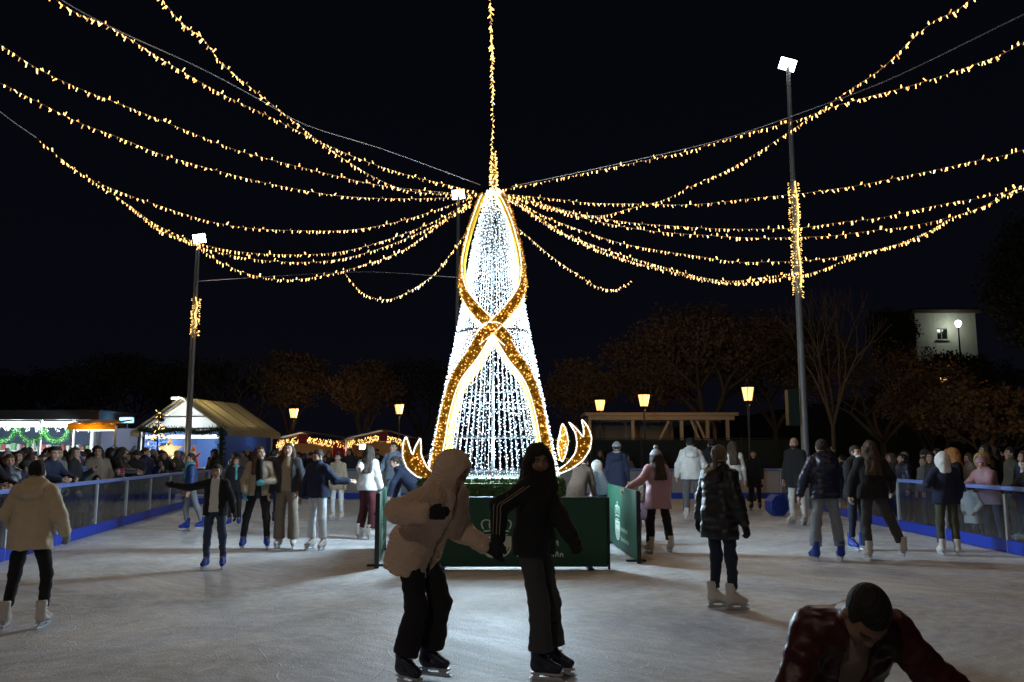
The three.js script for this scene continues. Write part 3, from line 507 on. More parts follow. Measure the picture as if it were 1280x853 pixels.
{
  const c = at(158.5, 525.5, 37), t = thing('light_box_sign', 'small glowing blue sign box on a post between yellow awning and tent', 'sign', [c.x, 0, c.z], 0.1);
  part(t, 'post', bar(V(0, 0, -0.08), V(0, c.y, -0.08), 0.04), M.dark); part(t, 'case', rbox(0.66, 0.3, 0.1, 0.02, 0, c.y, 0), mat(0.05, 0.07, 0.1, 0.5)); part(t, 'lit_sign_face', box(0.6, 0.22, 0.015, 0, c.y, 0.056), glow(0.12, 0.55, 1.0, 1.6));
  lamp(t, V(0, c.y, 0.25), lin(0.2, 0.55, 1), 1.6, 0.1);
}
const tentO = at(225, 560, 34), tentTurn = -0.2;
{
  const t = thing('gabled_tent', 'gabled canvas tent stall with white lit gable and beige roof', 'tent', [tentO.x, 0, tentO.z], tentTurn), w = 3.7, d = 4.1, ap = 3.85, ev = 2.62;
  const canvas = new THREE.MeshPhysicalMaterial({ color: lin(0.66, 0.55, 0.32), roughness: 0.95, transmission: 0.35, thickness: 0, bumpMap: clothTex, bumpScale: 0.002, side: THREE.DoubleSide }), white = new THREE.MeshPhysicalMaterial({ color: lin(0.8, 0.82, 0.82), roughness: 0.9, transmission: 0.45, thickness: 0 });
  for (const s of [-1, 1]) { const r = part(t, 'roof', beam(V(0, ap, -d / 2), V(s * (w / 2 + 0.3), ev - 0.12, -d / 2), 0.035, d + 0.3), canvas); for (const z of [-d * 0.75, -d / 2, -d * 0.25]) part(r, 'seam', beam(V(s * 0.02, ap + 0.025, z), V(s * (w / 2 + 0.28), ev - 0.09, z), 0.012, 0.05), mat(0.3, 0.24, 0.12, 0.9)); part(t, 'valance', box(0.03, 0.22, d + 0.28, s * (w / 2 + 0.31), ev - 0.2, -d / 2), canvas); }
  const gs = new THREE.Shape([[-w / 2, ev], [w / 2, ev], [0, ap - 0.06]].map((q) => new THREE.Vector2(...q)));
  part(t, 'gable', new THREE.ExtrudeGeometry(gs, { depth: 0.015, bevelEnabled: false }).translate(0, 0, -0.5), white); part(t, 'gable', new THREE.ExtrudeGeometry(gs, { depth: 0.015, bevelEnabled: false }).translate(0, 0, -d + 0.1), white);
  for (const s of [-1, 1]) part(t, 'rafter', beam(V(0, ap - 0.03, -0.02), V(s * w / 2, ev - 0.02, -0.02), 0.07, 0.07), M.galv);
  part(t, 'crossbar', merge([box(w * 0.62, 0.06, 0.06, 0, ev + 0.48, -0.05), box(w, 0.07, 0.07, 0, ev, -0.05)]), mat(0.2, 0.22, 0.24, 0.5));
  for (const s of [-1, 1]) for (const z of [-0.05, -d + 0.05]) part(t, 'post', box(0.09, ev, 0.09, s * (w / 2 - 0.02), ev / 2, z), M.galv);
  part(t, 'back_wall', box(w, ev, 0.04, 0, ev / 2, -d + 0.16), mat(0.05, 0.11, 0.3, 0.8)); part(t, 'side_wall', box(0.012, ev, d - 0.3, w / 2 - 0.12, ev / 2, -d / 2), new THREE.MeshPhysicalMaterial({ color: lin(0.09, 0.16, 0.34), roughness: 0.9, transmission: 0.4, thickness: 0 })); part(t, 'side_wall', box(0.04, ev, d - 0.3, -w / 2 + 0.12, ev / 2, -d / 2), mat(0.06, 0.13, 0.34, 0.8));
  part(t, 'counter', merge([box(w - 0.3, 1.0, 0.06, 0, 0.5, -0.3), box(w - 0.2, 0.05, 0.6, 0, 1.03, -0.4)]), mat(0.4, 0.3, 0.2, 0.7));
  garland(t, 'garland', [V(-w / 2, ev - 0.02, 0.08), V(-w / 4, ev - 0.14, 0.08), V(0, ev - 0.05, 0.08), V(w / 4, ev - 0.16, 0.08), V(w / 2, ev - 0.02, 0.08)], 0.2, 1500); garland(t, 'garland', [V(w / 2 - 0.02, ev, 0.1), V(w / 2 - 0.02, ev - 0.6, 0.1), V(w / 2 - 0.02, ev - 1.4, 0.1)], 0.2, 900);
  part(t, 'light_panel', box(w - 0.3, 0.14, 0.05, 0, ev - 0.32, -0.2), panelGlow); part(t, 'light_panel', rbox(0.36, 0.1, 0.1, 0.03, -0.25, ap - 0.02, 0.12), panelGlow);
  lamp(t, V(-0.6, ev - 0.5, -1.2), lin(0.85, 0.95, 1), 9, 0.2); lamp(t, V(0, ev + 0.35, -1.3), lin(0.9, 0.97, 1), 16, 0.2); lamp(t, V(0, ap + 0.02, 0.3), lin(0.9, 0.97, 1), 1.5, 0.1); lamp(t, V(w / 2 - 0.5, ev - 0.5, -2.4), lin(0.8, 0.92, 1), 5, 0.2);
  const sg = part(t, 'lit_sign', rbox(0.75, 0.34, 0.05, 0.02, w / 2 - 0.75, ev - 0.66, -d + 0.3), glow(0.75, 0.6, 0.95, 0.9)); for (let k = 0; k < 4; k++) part(sg, 'letter', new THREE.TorusGeometry(0.055, 0.018, 5, 10, k % 2 ? 4.4 : 6.28).translate(w / 2 - 0.98 + k * 0.155, ev - 0.66, -d + 0.335), mat(0.25, 0.03, 0.12, 0.6));
}
{
  // red-suited doll on the tent counter
  const p = V(0.35, 1.055, -0.4).applyAxisAngle(UPV, tentTurn).add(V(tentO.x, 0, tentO.z)), t = thing('santa_doll', 'red and orange Christmas doll standing on the tent counter', 'doll', p.toArray(), 0.1);
  part(t, 'body', new THREE.LatheGeometry([[0.001, 0], [0.2, 0.01], [0.22, 0.12], [0.19, 0.35], [0.1, 0.52], [0.07, 0.56], [0.001, 0.57]].map((q) => new THREE.Vector2(...q)), 16), mat(0.55, 0.04, 0.02, 0.8));
  part(t, 'head', new THREE.SphereGeometry(0.11, 14, 10).translate(0, 0.64, 0), mat(0.6, 0.36, 0.25, 0.7)); part(t, 'beard', new THREE.SphereGeometry(0.1, 12, 8).scale(0.95, 1.1, 0.6).translate(0, 0.57, 0.07), mat(0.8, 0.78, 0.75, 0.9)); part(t, 'hat', new THREE.ConeGeometry(0.115, 0.26, 14).translate(0, 0.82, -0.01), mat(0.6, 0.14, 0.02, 0.8));
  for (const s of [-1, 1]) part(t, 'arm', bar(V(s * 0.13, 0.46, 0), V(s * 0.28, 0.6, 0.05), 0.05, 0.045), mat(0.55, 0.1, 0.02, 0.8));
}
function firTree(label, px, py, D, warm) {
  const top = at(px, py, D), h = top.y, t = thing('fir_tree', label, 'fir tree', [top.x, 0, top.z], 0, 'small fir trees with fairy lights'), nd = [], li = [];
  part(t, 'trunk', bar(V(0, 0, 0), V(0, h, 0), 0.05, 0.012), mat(0.05, 0.035, 0.02, 0.9));
  const br = []; for (let k = 0; k < 95; k++) { const u = Math.pow(rnd(), 0.8), y = h * (0.12 + 0.86 * u), L = (1 - u) * h * 0.27 + 0.08, a = rr(0, 6.28), dir = V(Math.cos(a), rr(-0.15, 0.35), Math.sin(a)).normalize(); br.push(bar(V(0, y, 0), V(0, y, 0).addScaledVector(dir, L), 0.008, 0.003, 4)); for (let q = 0; q < 24; q++) { const f = rr(0.15, 1); nd.push([V(0, y, 0).addScaledVector(dir, L * f), dir.clone().add(dirRandom().multiplyScalar(0.9)).normalize(), rr(0.7, 1.2)]); } if (rnd() < warm) li.push([V(0, y, 0).addScaledVector(dir, L * rr(0.6, 1.02)), dirRandom(), 2.0]); }
  const cr = part(t, 'branches', merge(br), mat(0.04, 0.03, 0.02, 0.9)); copies(t, 'needles', needle, fir, nd); copies(t, 'led_lights', bulb, bulbGlow, li); lamp(t, V(0.3, h * 0.4, h * 0.3), lin(1, 0.66, 0.25), 0.9, 0.2); return t;
}
firTree('fir tree dotted with warm lights in front of the gabled tent', 199, 512, 31, 0.5);
firTree('small fir tree with warm lights among the crowd by the yellow awning stall', 158, 564, 25, 0.6);
{
  const c = at(212, 563, 32.5), t = thing('star_decoration', 'gold star decoration beside the lit fir tree at the tent', 'star', [c.x, 0, c.z], 0.15), s = new THREE.Shape(); for (let k = 0; k < 10; k++) { const a = k / 10 * 6.2832 + Math.PI / 2, r = k % 2 ? 0.2 : 0.48; s[k ? 'lineTo' : 'moveTo'](Math.cos(a) * r, Math.sin(a) * r); }
  part(t, 'lit_star', new THREE.ExtrudeGeometry(s, { depth: 0.06, bevelEnabled: true, bevelSize: 0.02, bevelThickness: 0.02, bevelSegments: 1 }).translate(0, c.y, 0), glow(1.0, 0.62, 0.22, 0.55)); part(t, 'post', bar(V(0, 0, -0.05), V(0, c.y - 0.2, -0.05), 0.025), M.dark); lamp(t, V(0, c.y, 0.3), lin(1, 0.7, 0.35), 0.8, 0.2);
}
function gableStall(label, pl, pa, pr, ya, D, red) {
  const xl = at(pl, 550, D).x, xa = at(pa, 550, D).x, xr = at(pr, 550, D).x, ha = at(pa, ya, D).y, hl = at(pl, 549.5, D).y, t = thing('market_stall', label, 'market stall', [xa, 0, -D - 1.2]), L = xl - xa, R = xr - xa;
  const rf = mat(0.07, 0.07, 0.08, 0.8), wd = mat(0.18, 0.11, 0.06, 0.8);
  part(t, 'roof', beam(V(0, ha + 0.08, 0), V(L - 0.15, hl + 0.05, 0), 0.06, 3), rf); part(t, 'roof', beam(V(0, ha + 0.08, 0), V(R + 0.15, hl + 0.05, 0), 0.06, 3), rf);
  part(t, 'wall', merge([box(R - L, hl, 0.06, (L + R) / 2, hl / 2, -1.3), box(0.06, hl, 2.4, L + 0.05, hl / 2, -0.1), box(0.06, hl, 2.4, R - 0.05, hl / 2, -0.1)]), wd); part(t, 'counter', box(R - L - 0.2, 1.0, 0.5, (L + R) / 2, 0.5, 0.9), wd);
  const li = []; for (let k = 0; k < 260; k++) { const u = rnd(), x = L + (R - L) * u, y = x < 0 ? hl + (ha - hl) * (1 - x / L) : hl + (ha - hl) * (1 - x / R); li.push([V(x, y - 0.1 - rr(0, 0.3), 1.25 + rr(0, 0.15)), V(rr(-.5, .5), -1, rr(-.4, .4)).normalize(), rr(0.8, 1.4)]); }
  copies(t, 'led_lights', bulb, bulbGlow, li);
  part(t, 'ornament', rbox(0.42, 0.44, 0.12, 0.05, 0.1, ha - 0.26, 1.42), mat(0.4, 0.015, 0.02, 0.6));
  part(t, 'lamp_tube', box(0.3, 0.25, 0.06, L * 0.6, 1.95, 0.5), panelGlow);
  if (red) part(t, 'red_box', rbox(0.6, 0.75, 0.5, 0.05, R - 0.25, 1.75, 1.1), mat(0.45, 0.012, 0.02, 0.5)); if (red) part(t, 'box_stand', box(0.5, 1.37, 0.4, R - 0.25, 0.685, 1.1), wd);
  lamp(t, V(0, hl - 0.15, 1.0), lin(1, 0.66, 0.28), 3.5, 0.2); lamp(t, V(L * 0.6, 1.9, 0.7), lin(1, 0.9, 0.75), 1.6, 0.1);
}
gableStall('low dark-roofed stall hung with warm fairy lights, red box at its corner', 346, 377, 431, 542, 40, true);
gableStall('low dark-roofed stall hung with warm fairy lights, next to the tinsel flame', 432, 477, 512, 539.5, 40.5, false);

// ---------------------------------------------------------------- park trees
const bark = mat(0.09, 0.07, 0.05, 0.95), leafShape = new THREE.PlaneGeometry(1, 1.3, 1, 1).translate(0, 0.65, 0);
const LEAF = [mat(0.12, 0.075, 0.04, 0.9, { side: THREE.DoubleSide }), mat(0.05, 0.055, 0.022, 0.9, { side: THREE.DoubleSide }), mat(0.15, 0.085, 0.035, 0.9, { side: THREE.DoubleSide }), mat(0.022, 0.03, 0.016, 0.9, { side: THREE.DoubleSide })];
function branches(h, r, spread, depth, list, tips, p, d, lvl, first) {
  const L = (lvl === 0 ? h * first : h * 0.26 * Math.pow(0.8, lvl)) * rr(0.85, 1.15), end = p.clone().addScaledVector(d, L);
  const mid = p.clone().lerp(end, 0.5).add(V(rr(-1, 1), rr(-0.3, 0.3), rr(-1, 1)).multiplyScalar(L * 0.06));
  list.push(bar(p, mid, r, r * 0.82, lvl < 2 ? 7 : 4), bar(mid, end, r * 0.82, r * 0.66, lvl < 2 ? 7 : 4));
  if (lvl >= depth) { tips.push(end); return; }
  if (lvl >= 2) tips.push(end);
  const n = lvl === 0 ? 5 : (rnd() < 0.5 ? 3 : 2); let a = rr(0, 6.28);
  for (let k = 0; k < n; k++) { a += 6.2832 / n + rr(-0.4, 0.4); const nd = d.clone().add(V(Math.cos(a) * spread, rr(-0.1, 0.35), Math.sin(a) * spread)).normalize(); branches(h, r * 0.6, spread, depth, list, tips, end, nd, lvl + 1, first); }
}
function parkTree(label, px, ytop, D, o) {
  const c = at(px, ytop, D), base = o.base ?? 0, h = c.y - base, t = thing(o.name ?? 'park_tree', label, 'tree', [c.x, base, c.z], 0, 'park trees behind the rink'), list = [], tips = [];
  branches(h, o.r ?? h * 0.022, o.spread ?? 0.75, o.depth ?? 4, list, tips, V(0, 0, 0), V(rr(-.05, .05), 1, 0).normalize(), 0, o.first ?? 0.25);
  const top = Math.max(...tips.map((p) => p.y)), k = h / top, m = merge(list).scale(o.wide ?? k, k, o.wide ?? k);
  part(t, 'trunk', m, bark);
  if (o.leaves) { const l = []; for (let i = 0; i < o.leaves * 1.7; i++) { const p = tips[Math.floor(rnd() * tips.length)].clone().multiply(V(o.wide ?? k, k, o.wide ?? k)); l.push([p.add(V(rr(-1, 1), rr(-0.8, 0.8), rr(-1, 1)).multiplyScalar(h * 0.075)), dirRandom(), rr(0.045, 0.12) * (o.leaf ?? 1)]); } copies(t, 'crown', leafShape, LEAF[o.tone ?? 0], l); }
}
parkTree('dim autumn tree behind the icicle-lit market stall', 50, 468, 50, { leaves: 3200, tone: 3 });
parkTree('dim broad tree between the yellow awning stall and the tent', 155, 446, 50, { leaves: 3600, tone: 1 });
parkTree('dim tree directly behind the gabled tent', 245, 452, 54, { leaves: 2600, tone: 1 });
parkTree('bare tree behind the roof of the gabled tent', 306, 440, 48, { depth: 5 });
parkTree('russet tree lit by the lantern between tent and fairy-lit stalls', 366, 449, 48, { wide: 0.62, leaves: 4600, tone: 0 });
parkTree('dull russet tree behind the lantern above the red-box stall', 456, 458, 48, { wide: 0.62, leaves: 4200, tone: 0 });
parkTree('slim tree just beside the cone tree, behind the fairy-lit stall', 528, 452, 60, { leaves: 2600, tone: 1 });
parkTree('small pointed tree beside the cone tree, over the pavilion end', 722, 458, 46, { wide: 0.62, leaves: 3600, tone: 0 });
parkTree('round russet tree behind the lantern over the timber pavilion', 815, 432, 46, { wide: 0.62, leaves: 4600, tone: 0 });
parkTree('large spreading tree above the timber pavilion', 880, 392, 45, { leaves: 6500, tone: 0, r: 0.26 });
parkTree('tall tree between the timber pavilion and the floodlight mast', 962, 402, 48, { leaves: 5200, tone: 1 });
parkTree('bare tree with pale trunk just beyond the floodlight mast', 1034, 352, 33, { depth: 5, r: 0.2, spread: 0.6, first: 0.3, wide: 0.6 });
parkTree('leaning bare tree with orange-lit twigs beyond the mast', 1098, 428, 40, { depth: 5, leaves: 900, tone: 2, spread: 1.0, leaf: 0.8 });
parkTree('twiggy orange-lit bush in front of the pale house', 1166, 458, 36, { name: 'bush', wide: 0.75, depth: 5, leaves: 2400, tone: 2, leaf: 0.8, first: 0.12, spread: 0.9 });
parkTree('tall dark evergreen beside the pale house', 1290, 292, 38, { wide: 0.34, leaves: 9000, tone: 3, leaf: 1.3, first: 0.16, r: 0.24 });
parkTree('huge dark tree overhanging the spectators by the blue rail', 1365, 300, 30, { wide: 0.4, leaves: 8000, tone: 3, leaf: 1.2 });
parkTree('dark bush with orange leaves behind the blue rail spectators', 1236, 486, 31, { name: 'bush', leaves: 3000, tone: 2, first: 0.14, depth: 4 });
parkTree('dark conifer standing against the pale house edge', 1112, 392, 52, { leaves: 4000, tone: 3, base: 2.6, first: 0.14, spread: 0.5, wide: 0.4 });

parkTree('dense dark shrub on the bank below the pale house', 1190, 440, 50, { name: 'bush', base: 2.5, leaves: 5200, tone: 3, first: 0.12, spread: 1.0, depth: 4 });

// ================================================================ people
// signed-distance modelling, meshed with surface nets
function surfaceNets(f, lo, hi, cell) {
  const nx = Math.ceil((hi.x - lo.x) / cell) + 2, ny = Math.ceil((hi.y - lo.y) / cell) + 2, nz = Math.ceil((hi.z - lo.z) / cell) + 2;
  const val = new Float32Array(nx * ny * nz), B = 4, lim = (B * cell * 0.87 + cell) * 1.4;
  for (let bk = 0; bk < nz; bk += B) for (let bj = 0; bj < ny; bj += B) for (let bi = 0; bi < nx; bi += B) {
    const c = f(lo.x + (bi + 1.5) * cell, lo.y + (bj + 1.5) * cell, lo.z + (bk + 1.5) * cell), far = Math.abs(c) > lim;
    for (let k = bk; k < Math.min(bk + B, nz); k++) for (let j = bj; j < Math.min(bj + B, ny); j++) for (let i = bi; i < Math.min(bi + B, nx); i++)
      val[(k * ny + j) * nx + i] = far ? c : f(lo.x + i * cell, lo.y + j * cell, lo.z + k * cell);
  }
  const id = new Int32Array(nx * ny * nz).fill(-1), pos = [], idx = [], sx = 1, sy = nx, sz = nx * ny, C = [0, sx, sy, sx + sy, sz, sz + sx, sz + sy, sz + sx + sy];
  const E = [[0, 1], [0, 2], [0, 4], [1, 3], [1, 5], [2, 3], [2, 6], [3, 7], [4, 5], [4, 6], [5, 7], [6, 7]];
  for (let k = 0; k < nz - 1; k++) for (let j = 0; j < ny - 1; j++) for (let i = 0; i < nx - 1; i++) {
    const o = (k * ny + j) * nx + i; let m = 0; for (let q = 0; q < 8; q++) if (val[o + C[q]] < 0) m |= 1 << q;
    if (m === 0 || m === 255) continue;
    let x = 0, y = 0, z = 0, n = 0;
    for (const [a, b] of E) { if (((m >> a) & 1) === ((m >> b) & 1)) continue; const va = val[o + C[a]], vb = val[o + C[b]], t = va / (va - vb); x += (a & 1) + ((b & 1) - (a & 1)) * t; y += ((a >> 1) & 1) + (((b >> 1) & 1) - ((a >> 1) & 1)) * t; z += (a >> 2) + ((b >> 2) - (a >> 2)) * t; n++; }
    id[o] = pos.length / 3; pos.push(lo.x + (i + x / n) * cell, lo.y + (j + y / n) * cell, lo.z + (k + z / n) * cell);
  }
  for (let k = 1; k < nz - 1; k++) for (let j = 1; j < ny - 1; j++) for (let i = 1; i < nx - 1; i++) {
    const o = (k * ny + j) * nx + i, s = val[o] < 0;
    const quad = (a, b, c, d, flip) => { if (a < 0 || b < 0 || c < 0 || d < 0) return; if (flip) idx.push(a, c, b, b, c, d); else idx.push(a, b, c, b, d, c); };
    if (s !== (val[o + sx] < 0)) quad(id[o - sy - sz], id[o - sz], id[o - sy], id[o], !s);
    if (s !== (val[o + sy] < 0)) quad(id[o - sx - sz], id[o - sz], id[o - sx], id[o], s);
    if (s !== (val[o + sz] < 0)) quad(id[o - sx - sy], id[o - sy], id[o - sx], id[o], !s);
  }
  const g = new THREE.BufferGeometry(), uv = new Float32Array(pos.length / 3 * 2);
  for (let i = 0; i < pos.length / 3; i++) { uv[i * 2] = pos[i * 3] + pos[i * 3 + 2] * 0.7; uv[i * 2 + 1] = pos[i * 3 + 1]; }
  g.setAttribute('position', new THREE.Float32BufferAttribute(pos, 3)); g.setAttribute('uv', new THREE.BufferAttribute(uv, 2)); g.setIndex(idx); g.computeVertexNormals();
  return g;
}
const smin = (a, b, k) => { const h = Math.max(k - Math.abs(a - b), 0) / k; return Math.min(a, b) - h * h * k * 0.25; };
function cap(px, py, pz, a, b, ra, rb) {
  const bx = b.x - a.x, by = b.y - a.y, bz = b.z - a.z, qx = px - a.x, qy = py - a.y, qz = pz - a.z;
  const h = Math.min(1, Math.max(0, (qx * bx + qy * by + qz * bz) / (bx * bx + by * by + bz * bz + 1e-9)));
  return Math.hypot(qx - bx * h, qy - by * h, qz - bz * h) - (ra + (rb - ra) * h);
}
const ell = (x, y, z, c, r) => { x -= c[0]; y -= c[1]; z -= c[2]; const k0 = Math.hypot(x / r[0], y / r[1], z / r[2]), k1 = Math.hypot(x / r[0] / r[0], y / r[1] / r[1], z / r[2] / r[2]); return k1 < 1e-6 ? -Math.min(...r) : k0 * (k0 - 1) / k1; };
function bonesField(bones, k) { return (x, y, z) => { let d = 1e3; for (const b of bones) { const v = cap(x, y, z, b[0], b[1], b[2], b[3]); d = d > 99 ? v : smin(d, v, k); } return d; }; }
function boundsOf(bones, pad) { const lo = V(9, 9, 9), hi = V(-9, -9, -9); for (const [a, b, ra, rb] of bones) { const r = Math.max(ra, rb) + pad; for (const p of [a, b]) { lo.min(V(p.x - r, p.y - r, p.z - r)); hi.max(V(p.x + r, p.y + r, p.z + r)); } } return [lo, hi]; }
function paint(g, fn) { const p = g.attributes.position, c = new Float32Array(p.count * 3); for (let i = 0; i < p.count; i++) c.set(fn(p.getX(i), p.getY(i), p.getZ(i)), i * 3); g.setAttribute('color', new THREE.BufferAttribute(c, 3)); return g; }
const white = (g) => paint(g, () => [1, 1, 1]);
function mergeSkin(list) { return mergeGeometries(list.map((g) => { const q = g.index ? g.toNonIndexed() : g; if (!q.attributes.uv) q.setAttribute('uv', new THREE.BufferAttribute(new Float32Array(q.attributes.position.count * 2), 2)); return q; })); }

// ---- shared pieces in their own frames
const cache = {};
const once = (k, fn) => cache[k] ?? (cache[k] = fn());
function headGeo(fine) {
  return once('head' + fine, () => {
    const g = surfaceNets((x, y, z) => {
      const ax = Math.abs(x);
      let d = ell(x, y, z, [0, 0.028, -0.012], [0.076, 0.09, 0.096]);
      d = smin(d, ell(x, y, z, [0, -0.045, 0.022], [0.058, 0.07, 0.066]), 0.045);
      d = smin(d, ell(ax, y, z, [0.038, -0.022, 0.058], [0.026, 0.024, 0.024]), 0.03);
      d = smin(d, cap(x, y, z, V(0, 0.018, 0.084), V(0, -0.022, 0.102), 0.009, 0.0135), 0.016);
      d = smin(d, ell(ax, y, z, [0.012, -0.026, 0.092], [0.009, 0.008, 0.01]), 0.01);
      d = smin(d, cap(ax, y, z, V(0.012, 0.034, 0.085), V(0.046, 0.032, 0.068), 0.008, 0.007), 0.016);
      d = -smin(-d, ell(ax, y, z, [0.031, 0.012, 0.098], [0.019, 0.013, 0.02]), 0.012);
      d = smin(d, ell(x, y, z, [0, -0.055, 0.083], [0.024, 0.008, 0.009]), 0.008);
      d = smin(d, ell(x, y, z, [0, -0.1, 0.062], [0.022, 0.018, 0.02]), 0.03);
      d = smin(d, ell(ax, y, z, [0.079, -0.004, -0.012], [0.011, 0.031, 0.019]), 0.01);
      return smin(d, cap(x, y, z, V(0, -0.06, -0.02), V(0, -0.15, -0.035), 0.053, 0.055), 0.03);
    }, V(-0.11, -0.2, -0.13), V(0.11, 0.13, 0.13), fine ? 0.005 : 0.0085);
    paint(g, (x, y, z) => {
      const ax = Math.abs(x);
      if (z > 0.05 && ax > 0.013 && ax < 0.052 && y > 0.027 && y < 0.042) return [0.25, 0.2, 0.17];
      if (z > 0.07 && ax < 0.025 && y > -0.066 && y < -0.046) return [0.72, 0.42, 0.4];
      if (z > 0.04 && ax > 0.02 && ax < 0.055 && y > -0.035 && y < -0.005) return [1, 0.86, 0.82];
      return [1, 1, 1];
    });
    const parts = [g];
    for (const s of [-1, 1]) { const e = new THREE.SphereGeometry(0.0125, 8, 6).translate(s * 0.031, 0.011, 0.0725); paint(e, (x, y, z) => (z > 0.0825 ? [0.05, 0.035, 0.03] : [1, 1, 1])); parts.push(e); }
    return mergeSkin(parts);
  });
}
function handField(extra, curl) {                                    // wrist at 0, fingers along +y, palm towards +z, thumb on +x
  const b = [[V(-0.018, 0.02, 0), V(-0.022, 0.078, 0), 0.021 + extra, 0.019 + extra], [V(0.014, 0.02, 0), V(0.02, 0.08, 0), 0.02 + extra, 0.018 + extra], [V(0, -0.03, 0), V(0, 0.02, 0), 0.026 + extra, 0.024 + extra]];
  const fing = [[0.031, 0.088, 0.068], [0.0115, 0.094, 0.077], [-0.0085, 0.092, 0.072], [-0.028, 0.084, 0.057]], fb = [];
  fing.forEach(([x, y, L], i) => { const a = curl * (0.9 + 0.08 * i), p0 = V(x * 0.9, y - 0.02, 0), sp = x * 0.35;
    const p1 = p0.clone().add(V(sp * 0.5, Math.cos(a * 0.4) * (0.02 + L * 0.45), Math.sin(a * 0.4) * L * 0.5)), p2 = p1.clone().add(V(sp * 0.2, Math.cos(a * 1.1), Math.sin(a * 1.1)).multiplyScalar(L * 0.33)), p3 = p2.clone().add(V(0, Math.cos(a * 1.7), Math.sin(a * 1.7)).multiplyScalar(L * 0.27));
    fb.push([[p0, p1, 0.0095 + extra, 0.009 + extra], [p1, p2, 0.009 + extra, 0.0085 + extra], [p2, p3, 0.0085 + extra, 0.0075 + extra]]); });
  fb.push([[V(0.022, 0.022, 0.006), V(0.046, 0.052, 0.018), 0.014 + extra, 0.0115 + extra], [V(0.046, 0.052, 0.018), V(0.054, 0.084, 0.026), 0.011 + extra, 0.009 + extra]]);
  return (x, y, z) => { let d = 1e3; for (const q of b) d = d > 99 ? cap(x, y, z, ...q) : smin(d, cap(x, y, z, ...q), 0.02); for (const f of fb) { let e = 1e3; for (const q of f) e = e > 99 ? cap(x, y, z, ...q) : smin(e, cap(x, y, z, ...q), 0.006); d = smin(d, e, 0.007); } return d; };
}
const handGeo = (curl, fine, mirrored, extra = 0) => once(`hand${curl}${fine}${mirrored}${extra}`, () => {
  const g = surfaceNets(handField(extra, curl), V(-0.08, -0.07, -0.05), V(0.09, 0.2, 0.15), fine ? 0.0038 : 0.0065);
  if (mirrored) { g.scale(-1, 1, 1); const i = g.index.array; for (let k = 0; k < i.length; k += 3) { const t = i[k]; i[k] = i[k + 1]; i[k + 1] = t; } g.computeVertexNormals(); }
  return g;
});
const HAIR = {
  short: [(x, y, z) => Math.max(ell(x, y, z, [0, 0.034, -0.018], [0.086, 0.1, 0.104]) - 0.006 * noise.noise(x * 60, y * 60, z * 60), -Math.max(0.025 - z, y - 0.062), -y - 0.05 - (z + 0.05) * 0.5), V(-0.1, -0.1, -0.14), V(0.1, 0.15, 0.11)],
  long: [(x, y, z) => {
    let d = Math.max(ell(x, y, z, [0, 0.03, -0.016], [0.09, 0.104, 0.108]), -Math.max(0.03 - z, Math.abs(x) - 0.062, y - 0.07));
    const ax = Math.abs(x), w = 0.007 * noise.noise(x * 70, y * 4, z * 70) + 0.014 * noise.noise(x * 14, y * 9, z * 14);
    d = smin(d, cap(x, y, z * 1.0, V(0, -0.02, -0.075), V(0, -0.4, -0.185), 0.062, 0.05), 0.05);
    d = smin(d, cap(ax, y, z, V(0.07, -0.01, -0.02), V(0.118, -0.33, -0.02), 0.04, 0.046), 0.06);
    d = smin(d, cap(ax, y, z, V(0.06, -0.06, -0.07), V(0.085, -0.4, -0.165), 0.052, 0.045), 0.05);
    return Math.max(d - w, -ell(x, y, z, [0, -0.03, 0.09], [0.058, 0.11, 0.08]), -y - 0.4 + 0.03 * noise.noise(x * 40, 1, z * 40));
  }, V(-0.18, -0.46, -0.27), V(0.18, 0.15, 0.17)],
  mane: [(x, y, z) => {
    let d = Math.max(ell(x, y, z, [0, 0.03, -0.014], [0.1, 0.112, 0.116]), -Math.max(0.035 - z, Math.abs(x) - 0.05, y - 0.05));
    const ax = Math.abs(x), w = 0.006 * noise.noise(x * 70, y * 4, z * 70) + 0.014 * noise.noise(x * 14, y * 8, z * 14);
    d = smin(d, cap(x, y, z, V(0, -0.02, -0.075), V(0, -0.44, -0.18), 0.07, 0.06), 0.06);
    d = smin(d, cap(ax, y, z, V(0.078, -0.02, 0.0), V(0.1, -0.2, 0.05), 0.045, 0.05), 0.05);
    d = smin(d, cap(ax, y, z, V(0.1, -0.2, 0.05), V(0.09, -0.44, 0.105), 0.05, 0.045), 0.05);
    d = smin(d, cap(ax, y, z, V(0.06, -0.06, -0.07), V(0.1, -0.44, -0.14), 0.055, 0.055), 0.06);
    return Math.max(d - w, -ell(x, y, z, [0, -0.035, 0.1], [0.052, 0.11, 0.08]));
  }, V(-0.19, -0.54, -0.27), V(0.19, 0.17, 0.18)],
  tied: [(x, y, z) => smin(HAIR.short[0](x, y, z), smin(ell(x, y, z, [0, 0.05, -0.125], [0.04, 0.04, 0.04]), cap(x, y, z, V(0, 0.03, -0.13), V(0, -0.2, -0.15), 0.032, 0.018), 0.02) - 0.004 * noise.noise(x * 80, y * 8, z * 80), 0.02), V(-0.1, -0.24, -0.2), V(0.1, 0.15, 0.11)],
  bun: [(x, y, z) => smin(HAIR.short[0](x, y, z), ell(x, y, z, [0, 0.105, -0.095], [0.055, 0.052, 0.05]) - 0.006 * noise.noise(x * 70, y * 70, z * 70), 0.02), V(-0.1, -0.1, -0.2), V(0.1, 0.19, 0.11)],
  crop: [(x, y, z) => Math.max(ell(x, y, z, [0, 0.034, -0.016], [0.081, 0.093, 0.1]), -Math.max(0.035 - z, y - 0.07), -y - 0.04 - (z + 0.05) * 0.5), V(-0.1, -0.1, -0.14), V(0.1, 0.15, 0.11)],
};
